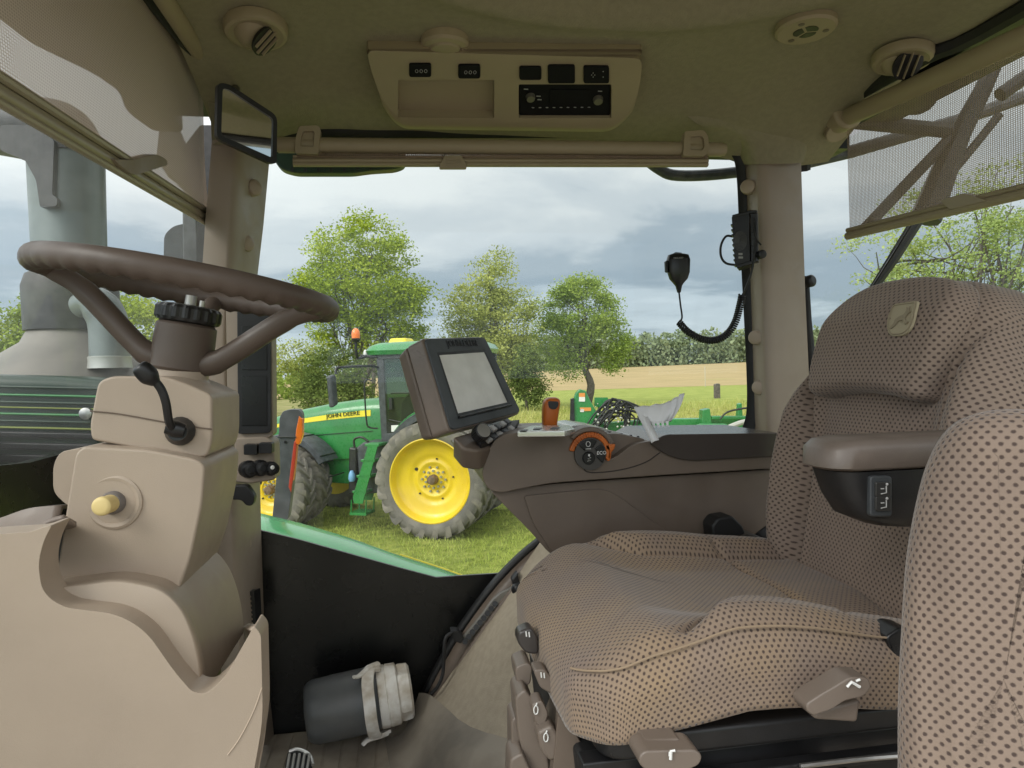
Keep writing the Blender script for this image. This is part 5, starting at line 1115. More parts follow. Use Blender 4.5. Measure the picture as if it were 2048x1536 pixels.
mb = MB(); tube(mb, smooth([PY(x, y, 1.4005) for x, y in [(1152, 884), (1165, 930), (1180, 945), (1240, 940), (1290, 925), (1320, 905)]], 4), .0016, 6); mb.build('panel_groove', mat('groove_dark', (.03, .022, .018), .7), con)
mb = MB(); prism(mb, [PZ(x, y, -.115) for x, y in [(1034, 862), (1062, 851), (1140, 850), (1150, 857), (1130, 861)]], V((0, 0, -.012))); mb.build('lever_gate', M['silver'], con, bevel=.002)
for x0, x1, y in ((1040, 1052, 859), (1066, 1080, 856), (1100, 1116, 855)):
    mb = MB(); prism(mb, [PZ(a, b, -.1135) for a, b in [(x0, y + 2), (x1, y + 2), (x1 + 4, y - 1), (x0 + 4, y - 1)]], V((0, 0, -.003))); mb.build('gate_slot', M['black'], con)
body('control_panel_top', rnd([(1138, 868), (1142, 852), (1165, 849), (1205, 855), (1235, 868), (1288, 876), (1287, 884), (1238, 878), (1200, 868)], 4, 3), 1.47, 1.63, M['silver'], .004, par=con)
mb = MB(); tube(mb, torus_pts(PY(1158, 860, 1.468), V((1, 0, 0)), V((0, .3, .95)), .016, .006, 24), .0015, 5, closed=True); mb.build('dial_ring', M['grey_d'], con)
for x in (1206, 1219, 1243, 1262, 1276):
    mb = MB(); box(mb, PY(x, 866 + (x - 1206) * .16, 1.466), (.004, .006, .012)); mb.build('panel_gap', M['black'], con)
pad = body('armrest_pad', rnd([(1300, 886), (1330, 869), (1560, 866), (1560, 912), (1385, 922), (1352, 917), (1325, 905)], [6, 10, 2, 2, 20, 16, 12], 4), 1.392, 1.655, mat('armrest_vinyl', (.06, .05, .045), .24, bump=.2, bscale=400), .014, par=con)
# orange lever
lv = thing('speed_lever', 'orange hand lever standing upright on the armrest console', 'lever', PY(1098, 862, 1.50))
mb = MB(); tube(mb, [PY(1098, 868, 1.50), PY(1099, 845, 1.50)], .007, 10); mb.build('lever_stem', M['black'], lv)
mb = MB(); rows = []
for (y, xl, xr, dd) in ((858, 1089, 1110, .012), (855, 1086, 1113, .017), (840, 1084, 1114, .02), (815, 1085, 1118, .022), (803, 1086, 1120, .022), (797, 1090, 1117, .018), (794, 1098, 1110, .008)):
    a, b_ = PY(xl, y, 1.50), PY(xr, y, 1.50); m_ = (a + b_) / 2; hw_ = (b_ - a).length / 2
    row = []
    for k_ in range(24):
        t = 2 * math.pi * k_ / 24; cs, sn = math.cos(t), math.sin(t); row.append(m_ + V((hw_ * math.copysign(abs(cs) ** .6, cs), dd * math.copysign(abs(sn) ** .6, sn), 0)))
    rows.append(row)
loft(mb, rows, closed=True); mb.f.append(tuple(range(len(mb.v) - 24, len(mb.v)))); mb.mi.append(0); mb.build('lever_grip', M['orange'], lv, sharp=0, sub=1)
mb = MB(); prism(mb, [PY(x, y, 1.4755) for x, y in rnd([(1097, 802), (1117, 803), (1117, 812), (1111, 819), (1101, 818), (1097, 812)], 3, 3)], V((0, .006, 0))); mb.build('thumb_switch', M['black'], lv, bevel=.0015)
# throttle arc
th = thing('throttle_dial', 'orange half-ring throttle with black round buttons set in the console side', 'throttle', PY(1180, 905, 1.40))
tc_ = PY(1181, 908, 1.392); sx_ = 1.392 / 1365
def TH(a, r): return tc_ + V((math.cos(rad(a)) * r * sx_, 0, math.sin(rad(a)) * r * sx_))
mb = MB(); prism(mb, [TH(a, 45) for a in range(-20, 171, 10)] + [TH(a, 34) for a in range(170, -21, -10)], V((0, .03, 0))); ar_ = mb.build('throttle_ring', M['orange'], th, bevel=.003)
mb = MB()
for a in range(60, 150, 8): box(mb, TH(a, 40) - V((0, .001, 0)), (.011, .004, .0022), (V((math.cos(rad(a)), 0, math.sin(rad(a)))), V((0, 1, 0)), V((-math.sin(rad(a)), 0, math.cos(rad(a))))))
mb.build('ring_ridges', M['orange'], ar_)
mb = MB(); prism(mb, [TH(a, r) for a, r in [(35, 30), (25, 46), (18, 58), (8, 52), (2, 46), (-22, 45), (-25, 38), (5, 38)]], V((0, .02, 0))); mb.build('throttle_lever', M['orange'], ar_, bevel=.003)
mb = MB(); prism(mb, [TH(a, 56) for a in range(20, 141, 10)] + [TH(a, 45.5) for a in range(140, 19, -10)], V((0, .05, 0))); mb.build('throttle_hood', M['brown'], th, bevel=.004)
mb = MB(); prism(mb, [TH(a, 33.5) for a in range(0, 360, 12)], V((0, .03, 0))); mb.build('button_plate', mat('plate_grey', (.06, .055, .05), .5), th)
for a0, a1 in ((62, 150), (-38, 50)):
    mb = MB(); prism(mb, [TH(a, 31) - V((0, .004, 0)) for a in range(a0, a1, 8)] + [TH(a, 14) - V((0, .004, 0)) for a in range(a1, a0, -8)], V((0, .01, 0))); mb.build('segment_button', M['black'], th, bevel=.0015)
bc_ = TH(238, 9); mb = MB(); lathe(mb, bc_, V((0, -1, 0)), [(0, .0135), (.004, .0135), (.006, .012)], 24); rb = mb.build('round_button', M['black'], th)
text3d('lettering', 'ECO', TH(4, 22.5) - V((0, .0045, 0)), V((1, 0, 0)), V((0, 0, 1)), .0105, M['white'], th, ext=.0004)
mb = MB(); q = TH(105, 22) - V((0, .0048, 0)); tube(mb, torus_pts(q, V((1, 0, 0)), V((0, 0, 1)), .0045, .0055, 14), .0006, 4, closed=True); box(mb, q + V((0, 0, -.010)), (.011, .001, .0012)); mb.build('symbol', M['white'], th)
mb = MB(); q = bc_ - V((0, .0065, 0)); tube(mb, [q + V((-.004, 0, -.006)), q + V((.003, 0, -.005)), q + V((-.003, 0, -.001)), q + V((.004, 0, .001)), q + V((0, 0, .003))], .0006, 4); sphere(mb, q + V((0, 0, .006)), .0022, 8, 5, sc3=(1, .3, 1.2)); mb.build('symbol', M['white'], th)
# paper
mb = MB(); NXP, NYP = 14, 8; rows = []
tp = [(1268, 815), (1290, 812), (1330, 806), (1352, 795), (1368, 785)]; bt = [(1282, 845), (1295, 848), (1318, 846), (1338, 843), (1342, 838)]
tps = smooth([PD(x, y, 1.50 - i * .012) for i, (x, y) in enumerate(tp)], 4); bts = smooth([PD(x, y, 1.47 - i * .008 + .012 * (i % 2)) for i, (x, y) in enumerate(bt)], 4)
for j in range(NYP + 1):
    t = j / NYP; rows.append([a.lerp(b_, t) + V((0, -.010 * math.sin(t * 3) + .0035 * math.sin(i * 1.9), .002 * math.sin(i * 2.3))) for i, (a, b_) in enumerate(zip(tps, bts))])
pp = thing('paper_sheet', 'crumpled white paper with torn tear-off strips standing at the back of the console', 'paper', PD(1310, 840, 1.5))
loft(mb, rows); mb.build('sheet', M['paper'], pp, solid=.0012, sharp=0)
for i in range(6):
    x0 = 1286 + 9 * i; mb = MB(); d0 = 1.468 - i * .005
    prism(mb, [PD(x, y, d0) for x, y in [(x0, 842), (x0 + 6.5, 842), (x0 + 6, 853 - i * .8), (x0 + 7.5, 858 - i), (x0 + 3, 857 - i), (x0 + 1, 852 - i)]], V((0, .0015, 0))); mb.build('paper_strip', M['paper'], pp)
mb = MB(); loft(mb, [[PD(1268, 816, 1.50), PD(1283, 812, 1.5), PD(1296, 830, 1.48)], [PD(1280, 840, 1.47), PD(1290, 840, 1.46), PD(1302, 848, 1.455)], [PD(1292, 862, 1.44), PD(1300, 860, 1.43), PD(1312, 866, 1.43)], [PD(1303, 886, 1.415), PD(1309, 882, 1.41), PD(1318, 880, 1.41)]]); mb.build('paper_flap', M['paper'], pp, solid=.0012)

# ================================================================== two-way radio, microphone, coiled cord
tr_ = thing('two_way_radio', 'black two-way radio with speaker grille clipped to the rear pillar', 'radio', PY(1492, 475, 1.68))
rn = V((-.55, -.83, .02)).normalized(); rx = V((0, 0, 1)).cross(rn).normalized(); ro_ = PY(1490, 480, 1.66)
def RA(x, y, l=0): return PP(x, y, ro_, rn) + rn * l
mb = MB(); prism(mb, [RA(x, y) for x, y in rnd([(1463, 432), (1498, 424), (1500, 524), (1470, 533)], 4, 3)], -rn * .045); rb_ = mb.build('radio_case', M['black'], tr_, bevel=.004)
mb = MB(); sd_ = rx if rx.x > 0 else -rx
mb = MB(); prism(mb, [RA(x, y, -.006) for x, y in [(1500, 424), (1514, 424), (1516, 522), (1501, 524)]], -rn * .03); mb.build('side_face', mat('dark_graphite', (.025, .025, .027), .35), tr_, bevel=.002)
for r_ in (.021, .018, .015, .012, .009, .006, .003):
    mb = MB(); tube(mb, torus_pts(RA(1480, 482, .0004), rx, V((0, 0, 1)), r_ * .8, r_ * 1.15, 24), .0011, 5, closed=True); mb.build('grille_ring', mat('grille_grey', (.09, .09, .09), .4), rb_)
for i in range(4):
    mb = MB(); prism(mb, [RA(x, y, -.002) for x, y in rect(1503, 452 + 14 * i, 1511, 462 + 14 * i, 2)], -rn * .006); mb.build('side_button', M['grey_d'], tr_, bevel=.001)
mb = MB(); lathe(mb, RA(1517, 509, -.012), sd_ * .6 + rn * .8, [(0, .011), (.018, .011), (.02, .008)], 18); mb.build('volume_knob', M['black'], tr_)
mb = MB(); prism(mb, [RA(x, y, .0005) for x, y in rect(1477, 506, 1485, 510)], -rn * .001); prism(mb, [RA(x, y, .0005) for x, y in rect(1477, 513, 1486, 517)], -rn * .001); mb.build('rating_label', M['greyprint'], rb_)
mb = MB()
for i in range(9): box(mb, RA(1464 + .8 * i, 450 + 10 * i, -.012), (.006, .03, .004), (rx, rn, V((0, 0, 1))))
mb.build('cooling_fins', M['black'], rb_)
mb = MB(); prism(mb, [RA(x, y, .001) for x, y in [(1464, 430), (1500, 420), (1514, 420), (1514, 426), (1500, 427), (1465, 436)]], -rn * .045); mb.build('mount_bracket', M['black'], tr_, bevel=.002); mb = MB(); prism(mb, [RA(x, y, .003) for x, y in [(1472, 530), (1504, 521), (1506, 528), (1474, 537)]], -rn * .05); mb.build('mount_foot', M['black'], tr_, bevel=.002)
mb = MB(); tube(mb, smooth([RA(x, y, -.02) for x, y in [(1464, 470), (1450, 470), (1440, 488), (1440, 510), (1450, 524), (1470, 528)]], 5), .0032, 7); mb.build('aerial_cable', M['rubber'], tr_)
mb = MB(); tube(mb, smooth([RA(x, y, l) for x, y, l in [(1508, 436, .004), (1508, 460, .01), (1514, 480, .006), (1522, 490, 0)]], 4), .0025, 6); mb.build('jack_cable', M['rubber'], tr_)
mc = thing('microphone', 'black hand microphone hanging by its cord in front of the side window', 'microphone', PY(1357, 540, 1.72))
mb = MB(); rows = []; cmy = 1.72
for (y, xl, xr, dd) in ((508, 1343, 1369, .010), (510, 1337, 1376, .014), (520, 1334, 1379, .017), (545, 1336, 1378, .016), (558, 1340, 1374, .014), (567, 1348, 1366, .011), (572, 1352, 1363, .009), (585, 1355, 1361, .005)):
    a, b_ = PY(xl, y, cmy), PY(xr, y, cmy); m_ = (a + b_) / 2; hw_ = (b_ - a).length / 2
    rows.append([m_ + V((hw_ * math.copysign(abs(math.cos(2 * math.pi * k_ / 20)) ** .65, math.cos(2 * math.pi * k_ / 20)), dd * math.copysign(abs(math.sin(2 * math.pi * k_ / 20)) ** .65, math.sin(2 * math.pi * k_ / 20)), 0)) for k_ in range(20)])
loft(mb, rows, closed=True); mb.f.append(tuple(range(20))); mb.mi.append(0); mb.build('microphone_case', M['black'], mc, sharp=50)
text3d('lettering', 'MIDLAND', PY(1357, 516, 1.7015), V((1, 0, .05)), V((0, 0, 1)), .006, M['greyprint'], mc, ext=.0005)
mb = MB(); prism(mb, [PY(x, y, 1.715) for x, y in [(1344, 508), (1352, 504), (1364, 505), (1366, 509)]], V((0, .012, 0))); prism(mb, [PY(x, y, 1.713) for x, y in [(1332, 522), (1336, 520), (1337, 545), (1333, 543)]], V((0, .014, 0))); mb.build('talk_button', M['rubber'], mc, bevel=.002)
cd_ = thing('coiled_cord', 'black coiled cord looping from the microphone up to the two-way radio', 'cord', PY(1420, 670, 1.72))
path = smooth([PY(x, y, yy) for x, y, yy in [(1358, 644, 1.71), (1372, 660, 1.70), (1395, 675, 1.69), (1425, 681, 1.685), (1452, 670, 1.68), (1470, 645, 1.675), (1480, 610, 1.672), (1484, 590, 1.67)]], 24)
mb = MB(); hp = []; NT = 46
L_ = [0]
for i in range(1, len(path)): L_.append(L_[-1] + (path[i] - path[i - 1]).length)
tot = L_[-1]; ns = NT * 9
for i in range(ns + 1):
    s = tot * i / ns; j = 0
    while j < len(L_) - 2 and L_[j + 1] < s: j += 1
    f = (s - L_[j]) / max(1e-6, L_[j + 1] - L_[j]); p = path[j].lerp(path[j + 1], f); tg = (path[j + 1] - path[j]).normalized(); nx_ = tg.cross(V((0, 1, 0))).normalized(); by = tg.cross(nx_); a = 2 * math.pi * NT * i / ns
    hp.append(p + (nx_ * math.cos(a) + by * math.sin(a)) * .0078)
tube(mb, hp, .0027, 6); mb.build('coil', M['rubber'], cd_)
mb = MB(); tube(mb, smooth([PY(1358, 584, 1.72), PY(1361, 610, 1.715), PY(1364, 635, 1.71), PY(1358, 644, 1.71)], 5), .0025, 6); mb.build('straight_cord', M['rubber'], cd_); mb = MB(); tube(mb, smooth([PY(1484, 592, 1.67), PY(1492, 575, 1.66), PY(1504, 540, 1.645), PY(1512, 480, 1.64), PY(1510, 440, 1.65)], 5), .0028, 6); mb.build('straight_cord', M['rubber'], cd_)
# ================================================================== operator seat
YC = 1.03
seat = thing('operator_seat', 'brown dotted-fabric operator seat with headrest, facing the steering wheel', 'seat', Wp(.5, YC, -.7))
ln = rad(11)
bo = Wp(.735, YC, -.31); bx, by, bz = V((0, -1, 0)), V((math.sin(ln), 0, math.cos(ln))), V((-math.cos(ln), 0, math.sin(ln)))
half = [(.0, -.10), (.15, -.10), (.22, -.05), (.252, .08), (.258, .16), (.25, .24), (.228, .305), (.20, .36), (.178, .405), (.15, .432), (.10, .448), (.0, .452)]
hs = smooth([V((x, y, 0)) for x, y in half], 9)
far = [(.0, -.10), (.15, -.10), (.22, -.05), (.252, .08), (.256, .15), (.242, .22), (.212, .285), (.182, .335), (.152, .38), (.118, .42), (.07, .444), (.0, .452)]
fs_ = smooth([V((x, y, 0)) for x, y in far], 9)
outl = [(p.x, p.y) for p in hs] + [(-p.x, p.y) for p in fs_[-2:0:-1]]
def bh(x, y):
    ax = abs(x); fall = 1 - sstep(.20, .40, y)
    z = .055 * sstep(.12, .215, ax) * (.35 + .65 * fall) - .02 * sstep(.20, .26, ax) + .012 * math.cos(x * 9) * sstep(0, .2, y)
    sx = .150 + .02 * sstep(.1, .3, y)
    z -= .020 * math.exp(-((ax - sx) / .007) ** 2) * (1 - sstep(.29, .33, y))
    if y > .2: z -= .012 * math.exp(-((ax - (.158 + (y - .28) * .35)) / .006) ** 2) * sstep(.26, .3, y)
    return z
mb = MB(); cushion(mb, outl, (bo, bx, by, bz), .10, .045, bh, 70); mb.build('backrest', M['fabric'], seat, sharp=0)
hh = [(0, .262), (.07, .258), (.118, .25), (.138, .256), (.146, .275), (.158, .31), (.170, .36), (.168, .40), (.14, .432), (.08, .447), (0, .45)]
hs = smooth([V((x, y, 0)) for x, y in hh], 7); hf_ = [(0, .262), (.06, .258), (.108, .25), (.128, .256), (.136, .275), (.138, .305), (.130, .35), (.112, .395), (.085, .428), (.045, .445), (0, .45)]; fs_ = smooth([V((x, y, 0)) for x, y in hf_], 7); outl = [(p.x, p.y) for p in hs] + [(-p.x, p.y) for p in fs_[-2:0:-1]]
mb = MB(); cushion(mb, outl, (bo + bz * .036, bx, by, bz), .045, .015, lambda x, y: bh(0, y) + .015 * (1 - (x / .17) ** 2) - .035 * sstep(.37, .46, y), 34); hr = mb.build('headrest', M['fabric'], seat, sharp=0)
# emblem on the headrest: shield with a leaping stag
eo = PP(1822, 642, bo + bz * .043, bz) ; eo = eo + bz * .0185
def EM(x, y, l=0): return eo + bx * x + by * y + bz * (l - .02 * sstep(.37, .46, (eo - bo).dot(by) + y))
sh = rnd([(-.026, .026), (.026, .026), (.029, .0), (.024, -.018), (.013, -.026), (-.013, -.026), (-.024, -.018), (-.029, 0)], [.006] * 2 + [.01] * 6, 4)
mb = MB(); prism(mb, [EM(x, y) for x, y in sh], -bz * .004); em = mb.build('emblem', M['badge'], hr)
deer = [(-.020, -.014), (-.012, -.006), (-.010, .000), (-.002, .004), (.006, .006), (.010, .012), (.008, .018), (.012, .015), (.015, .018), (.015, .012), (.020, .009), (.015, .007), (.011, .000), (.016, -.007), (.020, -.006), (.014, -.010), (.006, -.003), (-.003, -.003), (-.007, -.009), (-.015, -.014)]
mb = MB(); prism(mb, [EM(x, y, .0012) for x, y in deer], -bz * .0012); mb.build('emblem_stag', M['badge_d'], em)
mb = MB(); tube(mb, [EM(x * .9, y * .9, .0008) for x, y in sh], .0008, 4, closed=True); mb.build('emblem_border', M['badge_d'], em)
# cushion
co = Wp(.455, YC, -.335); cx_, cy_, cz_ = V((1, 0, .02)).normalized(), V((0, 1, 0)), V((-.02, 0, 1)).normalized()
o2 = [(-.265, -.18), (-.258, -.205), (-.225, -.245), (-.17, -.262), (.0, -.268), (.20, -.262), (.26, -.24), (.28, -.18), (.285, 0), (.28, .18), (.26, .24), (.20, .262), (0, .268), (-.17, .262), (-.225, .245), (-.258, .205), (-.265, .18), (-.268, 0)]
hs = smooth([V((x, y, 0)) for x, y in o2 + o2[:1]], 9)[:-1]; outl = [(p.x, p.y) for p in hs]
def ch(x, y):
    ay = abs(y)
    yb = .165 + .06 * sstep(-.02, -.14, x)
    z = (.026 if y > 0 else .036) * sstep(yb, yb + .035, ay) * sstep(-.16, -.05, x) - .012 * sstep(.22, .27, ay)
    z += -.02 * math.exp(-((x - .02) / .16) ** 2) * (1 - sstep(.10, .18, ay)) + .016 * math.exp(-((x + .17) / .08) ** 2)
    z -= .040 * sstep(-.13, -.27, x)
    z -= .013 * math.exp(-((ay - yb) / .007) ** 2) * sstep(-.16, -.08, x)
    sx = .15 - .8 * ay * ay
    z -= .010 * math.exp(-((x - sx) / .007) ** 2) * (1 - sstep(.18, .22, ay)) ; z += .004 * sstep(sx, sx + .08, x) - (.040 if y > 0 else .040 + .03 * sstep(0, .15, -y)) * sstep(-.04, .29, x)
    return z
mb = MB(); cushion(mb, outl, (co, cx_, cy_, cz_), .095, .045, ch, 110); mb.build('seat_cushion', M['fabric_s'], seat, sharp=0)
# welt seam round the near edge of the cushion
pts = []
for i, (x, y) in enumerate(outl):
    if y < -.13 and -.262 < x < .25: pts.append((x, y))
pts.sort(key=lambda q: q[0]); P3 = [co + cx_ * (x * .985) + cy_ * (y * .965) + cz_ * (ch(x * .98, y * .965) * .9 - .0055) for x, y in pts]
mb = MB(); tube(mb, smooth(P3, 2), .0015, 6); mb.build('welt_seam', mat('tan_piping', (.33, .245, .165), .9), seat)
# black pan, rails and suspension under it
mb = MB(); prism(mb, [Wp(x, YC + y, -.44) for x, y in rnd([(.22, -.25), (.75, -.25), (.75, .25), (.22, .25)], .04)], V((0, 0, -.03))); mb.build('seat_pan', M['black'], seat, bevel=.006)
mb = MB(); prism(mb, [Wp(x, YC - .235, z) for x, z in [(.20, -.475), (.8, -.475), (.8, -.50), (.5, -.52), (.24, -.54), (.20, -.52)]], V((0, .03, 0))); box(mb, Wp(.52, YC - .26, -.492), (.5, .02, .012)); box(mb, Wp(.40, YC - .262, -.515), (.26, .018, .03)); rl = mb.build('seat_rail', M['black'], seat, bevel=.003)
for x in (.34, .47, .60): mb = MB(); lathe(mb, Wp(x, YC - .272, -.512), V((0, -1, 0)), [(0, .009), (.004, .009), (.005, .004)], 12); mb.build('rail_bolt', M['grey_d'], rl)
mb = MB(); tube(mb, smooth([Wp(.46, YC - .275, -.485), Wp(.55, YC - .28, -.483), Wp(.66, YC - .275, -.492)], 4), .003, 6); mb.build('rail_rod', M['metal'], rl)
mb = MB(); prism(mb, [Wp(x, YC + y, -.50) for x, y in rnd([(.21, -.23), (.80, -.23), (.80, .23), (.21, .23)], .05)], V((0, 0, -.36)), .9); mb.build('suspension', M['rubber'], seat, bevel=.01)
mb = MB(); prism(mb, [PD(x, y, .92) for x, y in rnd([(1116, 1430), (1140, 1450), (1165, 1490), (1175, 1560), (1120, 1640), (1100, 1600)], 8, 4)], V((.05, .30, 0))); mb.build('front_cover', M['brown'], seat, bevel=.008)
def pad_(pts, d, th, m, icon=None, nm='control_paddle'):
    mb = MB(); prism(mb, [PD(x, y, d) for x, y in rnd(pts, 9, 5)], V((.02, 1, 0)).normalized() * th); o = mb.build(nm, m, seat, bevel=.007, seg=4)
    if icon:
        x, y, k = icon; b = MB(); r = .0011
        if k == 0: tube(b, [PD(x - 4, y + 9, d - .003), PD(x - 3, y - 8, d - .003), PD(x + 5, y - 9, d - .003)], r * 1.6, 5); tube(b, [PD(x - 6, y + 2, d - .003), PD(x - 6, y - 6, d - .003)], r, 5)
        if k == 1: tube(b, [PD(x - 14, y + 6, d - .003), PD(x - 5, y - 4, d - .003), PD(x + 12, y + 6, d - .003)], r * 1.6, 5); tube(b, [PD(x + 4, y - 6, d - .003), PD(x + 12, y - 9, d - .003)], r * 1.4, 5)
        if k == 2: tube(b, torus_pts(PD(x, y, d - .003), V((1, 0, 0)), V((0, 0, 1)), .003, .006, 10), r * .8, 4, closed=True); tube(b, [PD(x, y - 8, d - .003), PD(x + 2, y - 14, d - .003)], r, 4)
        if k == 3: tube(b, [PD(x, y - 5, d - .003), PD(x + 1, y + 5, d - .003)], r, 5); tube(b, [PD(x + 6, y - 4, d - .003), PD(x + 7, y + 6, d - .003)], r, 5)
        b.build('icon', M['white'], o)
    return o
GR = mat('lever_taupe', (.17, .135, .11), .42, bump=.15, bscale=600)
pad_([(1036, 1265), (1062, 1255), (1076, 1275), (1078, 1310), (1052, 1308), (1034, 1285)], 1.02, .03, mat('dark_lever', (.05, .043, .04), .3), (1052, 1268, 3))
pad_([(1030, 1335), (1055, 1325), (1066, 1335), (1060, 1372), (1034, 1370)], 1.0, .05, GR)
pad_([(1066, 1340), (1090, 1338), (1116, 1372), (1104, 1390), (1080, 1376)], .955, .03, GR, (1082, 1350, 3))
pad_([(1030, 1395), (1050, 1378), (1066, 1400), (1090, 1470), (1100, 1540), (1060, 1560), (1036, 1470)], .965, .06, GR)
pad_([(1062, 1410), (1084, 1400), (1098, 1428), (1088, 1455), (1072, 1450)], .94, .03, GR, (1072, 1420, 2))
pad_([(1074, 1465), (1104, 1450), (1122, 1478), (1124, 1515), (1100, 1525), (1080, 1500)], .925, .035, GR, (1092, 1475, 2))
pad_([(1022, 1440), (1040, 1430), (1058, 1500), (1064, 1570), (1024, 1570)], .985, .05, GR)
pad_([(1020, 1520), (1045, 1505), (1070, 1560), (1060, 1600), (1018, 1600)], .95, .05, GR)
lo = pad_([(1613, 1408), (1640, 1390), (1668, 1374), (1700, 1354), (1738, 1356), (1744, 1376), (1728, 1394), (1690, 1402), (1664, 1420), (1628, 1432), (1614, 1424)], .765, .03, GR, (1708, 1368, 1), 'recline_lever')
mb = MB(); prism(mb, [PD(x, y, .785) for x, y in [(1625, 1425), (1670, 1412), (1722, 1400), (1716, 1446), (1630, 1440)]], V((0, .04, 0))); mb.build('lever_bracket', GR, seat, bevel=.004)
pad_([(1277, 1515), (1290, 1502), (1392, 1500), (1406, 1512), (1400, 1530), (1370, 1545), (1300, 1546), (1280, 1532)], .765, .04, GR, (1345, 1510, 0), 'slide_lever')
mb = MB(); prism(mb, [PD(x, y, .785) for x, y in [(1288, 1482), (1362, 1478), (1366, 1510), (1286, 1512)]], V((0, .04, 0))); mb.build('lever_bracket', GR, seat, bevel=.004)
pad_([(1772, 1275), (1800, 1256), (1830, 1262), (1830, 1330), (1790, 1325)], .86, .04, M['black'], None, 'seat_bracket')
# belt buckle, bellows and seat belt behind the cushion
bb = thing('belt_buckle', 'black seat belt buckle poking up behind the far side of the cushion', 'belt buckle', PY(1455, 1060, 1.33))
mb = MB(); prism(mb, [PY(x, y, 1.32) for x, y in rnd([(1424, 1052), (1436, 1036), (1465, 1032), (1486, 1052), (1492, 1068), (1450, 1090), (1428, 1086)], 6, 4)], V((0, .05, 0))); mb.build('buckle', M['beltblack'], bb, bevel=.008)
mb = MB(); prism(mb, [PY(x, y, 1.31) for x, y in rnd([(1470, 1096), (1490, 1068), (1520, 1072), (1545, 1096), (1550, 1125), (1480, 1115)], 8, 4)], V((0, .05, 0))); mb.build('buckle_boot', mat('boot_brown', (.05, .045, .04), .4), bb, bevel=.012)
be = thing('bellows_hose', 'black ribbed bellows hose in the gap behind the seat cushion', 'hose', PY(1570, 1090, 1.32))
mb = MB(); bp_ = smooth([PY(x, y, yy) for x, y, yy in [(1530, 1060, 1.36), (1550, 1085, 1.34), (1580, 1100, 1.31), (1620, 1112, 1.26)]], 8); tube(mb, bp_, [.032 + .004 * (i % 2) for i in range(len(bp_))], 18); mb.build('bellows', M['rubber'], be, sharp=0)
# left armrest with rocker switch
ar = thing('seat_armrest', 'left seat armrest, taupe padded top over a black body with a rocker switch', 'armrest', PY(1750, 970, .74))
ya = .72
def plan(x0, z, ins=0):
    return [V((x, y, z)) for x, y in rnd([(x0 + ins, ya + ins), (.92, ya + ins), (.92, ya + .085 - ins), (x0 + ins, ya + .085 - ins)], [.035, 0, 0, .035], 8)]
xa = PY(1650, 900, ya + .02).x; zt_, zb_ = PY(1750, 880, ya).z, PY(1750, 943, ya).z
mb = MB(); rows = [plan(xa, zb_, .006), plan(xa - .002, zb_ + .004), plan(xa - .001, zt_ - .012), plan(xa + .003, zt_ - .003, .004), plan(xa + .008, zt_, .012)]; loft(mb, rows, closed=True); n_ = len(rows[0]); mb.f.append(tuple(range(n_))); mb.mi.append(0); mb.f.append(tuple(range(4 * n_, 5 * n_))); mb.mi.append(0)
mb.build('armrest_pad', mat('armrest_taupe', (.155, .125, .105), .4, bump=.2, bscale=500, var=.12, vscale=20), ar, sharp=60)
mb = MB(); rows = [plan(xa + .004, zb_ - .001, .004), plan(xa + .016, PY(1750, 1000, ya).z, .004), plan(xa + .030, PY(1750, 1040, ya).z, .005), plan(xa + .052, PY(1780, 1058, ya).z, .010), plan(xa + .075, PY(1780, 1066, ya).z, .02)]; loft(mb, rows, closed=True); mb.f.append(tuple(range(n_))); mb.mi.append(0); mb.f.append(tuple(range(4 * n_, 5 * n_))); mb.mi.append(0)
mb.build('armrest_body', M['black'], ar, sharp=60)
mb = MB(); prism(mb, [PY(x, y, ya - .001) for x, y in rect(1741, 952, 1785, 1034, 8, 4)], V((0, .008, 0))); sb_ = mb.build('switch_frame', M['grey_d'], ar, bevel=.002)
for y0, y1 in ((964, 994), (993, 1022)):
    mb = MB(); prism(mb, [PY(x, y, ya - .004) for x, y in rect(1752, y0, 1783, y1, 4, 3)], V((0, .006, 0))); rk = mb.build('rocker', mat('rocker_dark', (.035, .034, .033), .3), sb_, bevel=.0015)
    q = PY(1768, (y0 + y1) / 2, ya - .0045); b = MB(); tube(b, [q + V((-.004, 0, -.005)), q + V((.003, 0, -.004)), q + V((.003, 0, .004))], .0009, 5); tube(b, [q + V((-.004, 0, .001)), q + V((.0, 0, .001))], .0009, 5); sphere(b, q + V((.004, 0, .006)), .0017, 7, 5); b.build('icon', M['greyprint'], sb_)

# ================================================================== companion seat, close by
po = PD(1930, 1200, .66); pz = V((-.62, -.78, .10)).normalized(); pxx = V((0, 0, 1)).cross(pz).normalized(); pyy = pz.cross(pxx)
cs = thing('companion_seat', 'companion seat backrest in the same dotted fabric, nearest on the right', 'seat', po - pyy * .3)
opx = [(1795, 1850), (1795, 1600), (1796, 1450), (1803, 1300), (1813, 1150), (1829, 1050), (1853, 950), (1884, 882), (1920, 843), (1962, 824), (2010, 816), (2080, 816), (2140, 826), (2200, 880), (2240, 1000), (2260, 1200), (2260, 1600), (2260, 1850)]
def t2(x, y):
    p = PP(x, y, po, pz) - po; return V((p.dot(pxx), p.dot(pyy), 0))
hs = smooth([t2(x, y) for x, y in opx], 8); hs = [V((a, b, 0)) for a, b in rnd([(p.x, p.y) for p in hs], [.09] + [0] * (len(hs) - 2) + [.09], 8)]; outl = [(p.x, p.y) for p in hs]
sx0 = t2(1868, 1250).x
def cpf(x, y):
    return .010 * math.sin(y * 6) - .009 * math.exp(-((x - sx0 - .12 * (y + .02) ** 2) / .008) ** 2) * sstep(.12, .0, y)
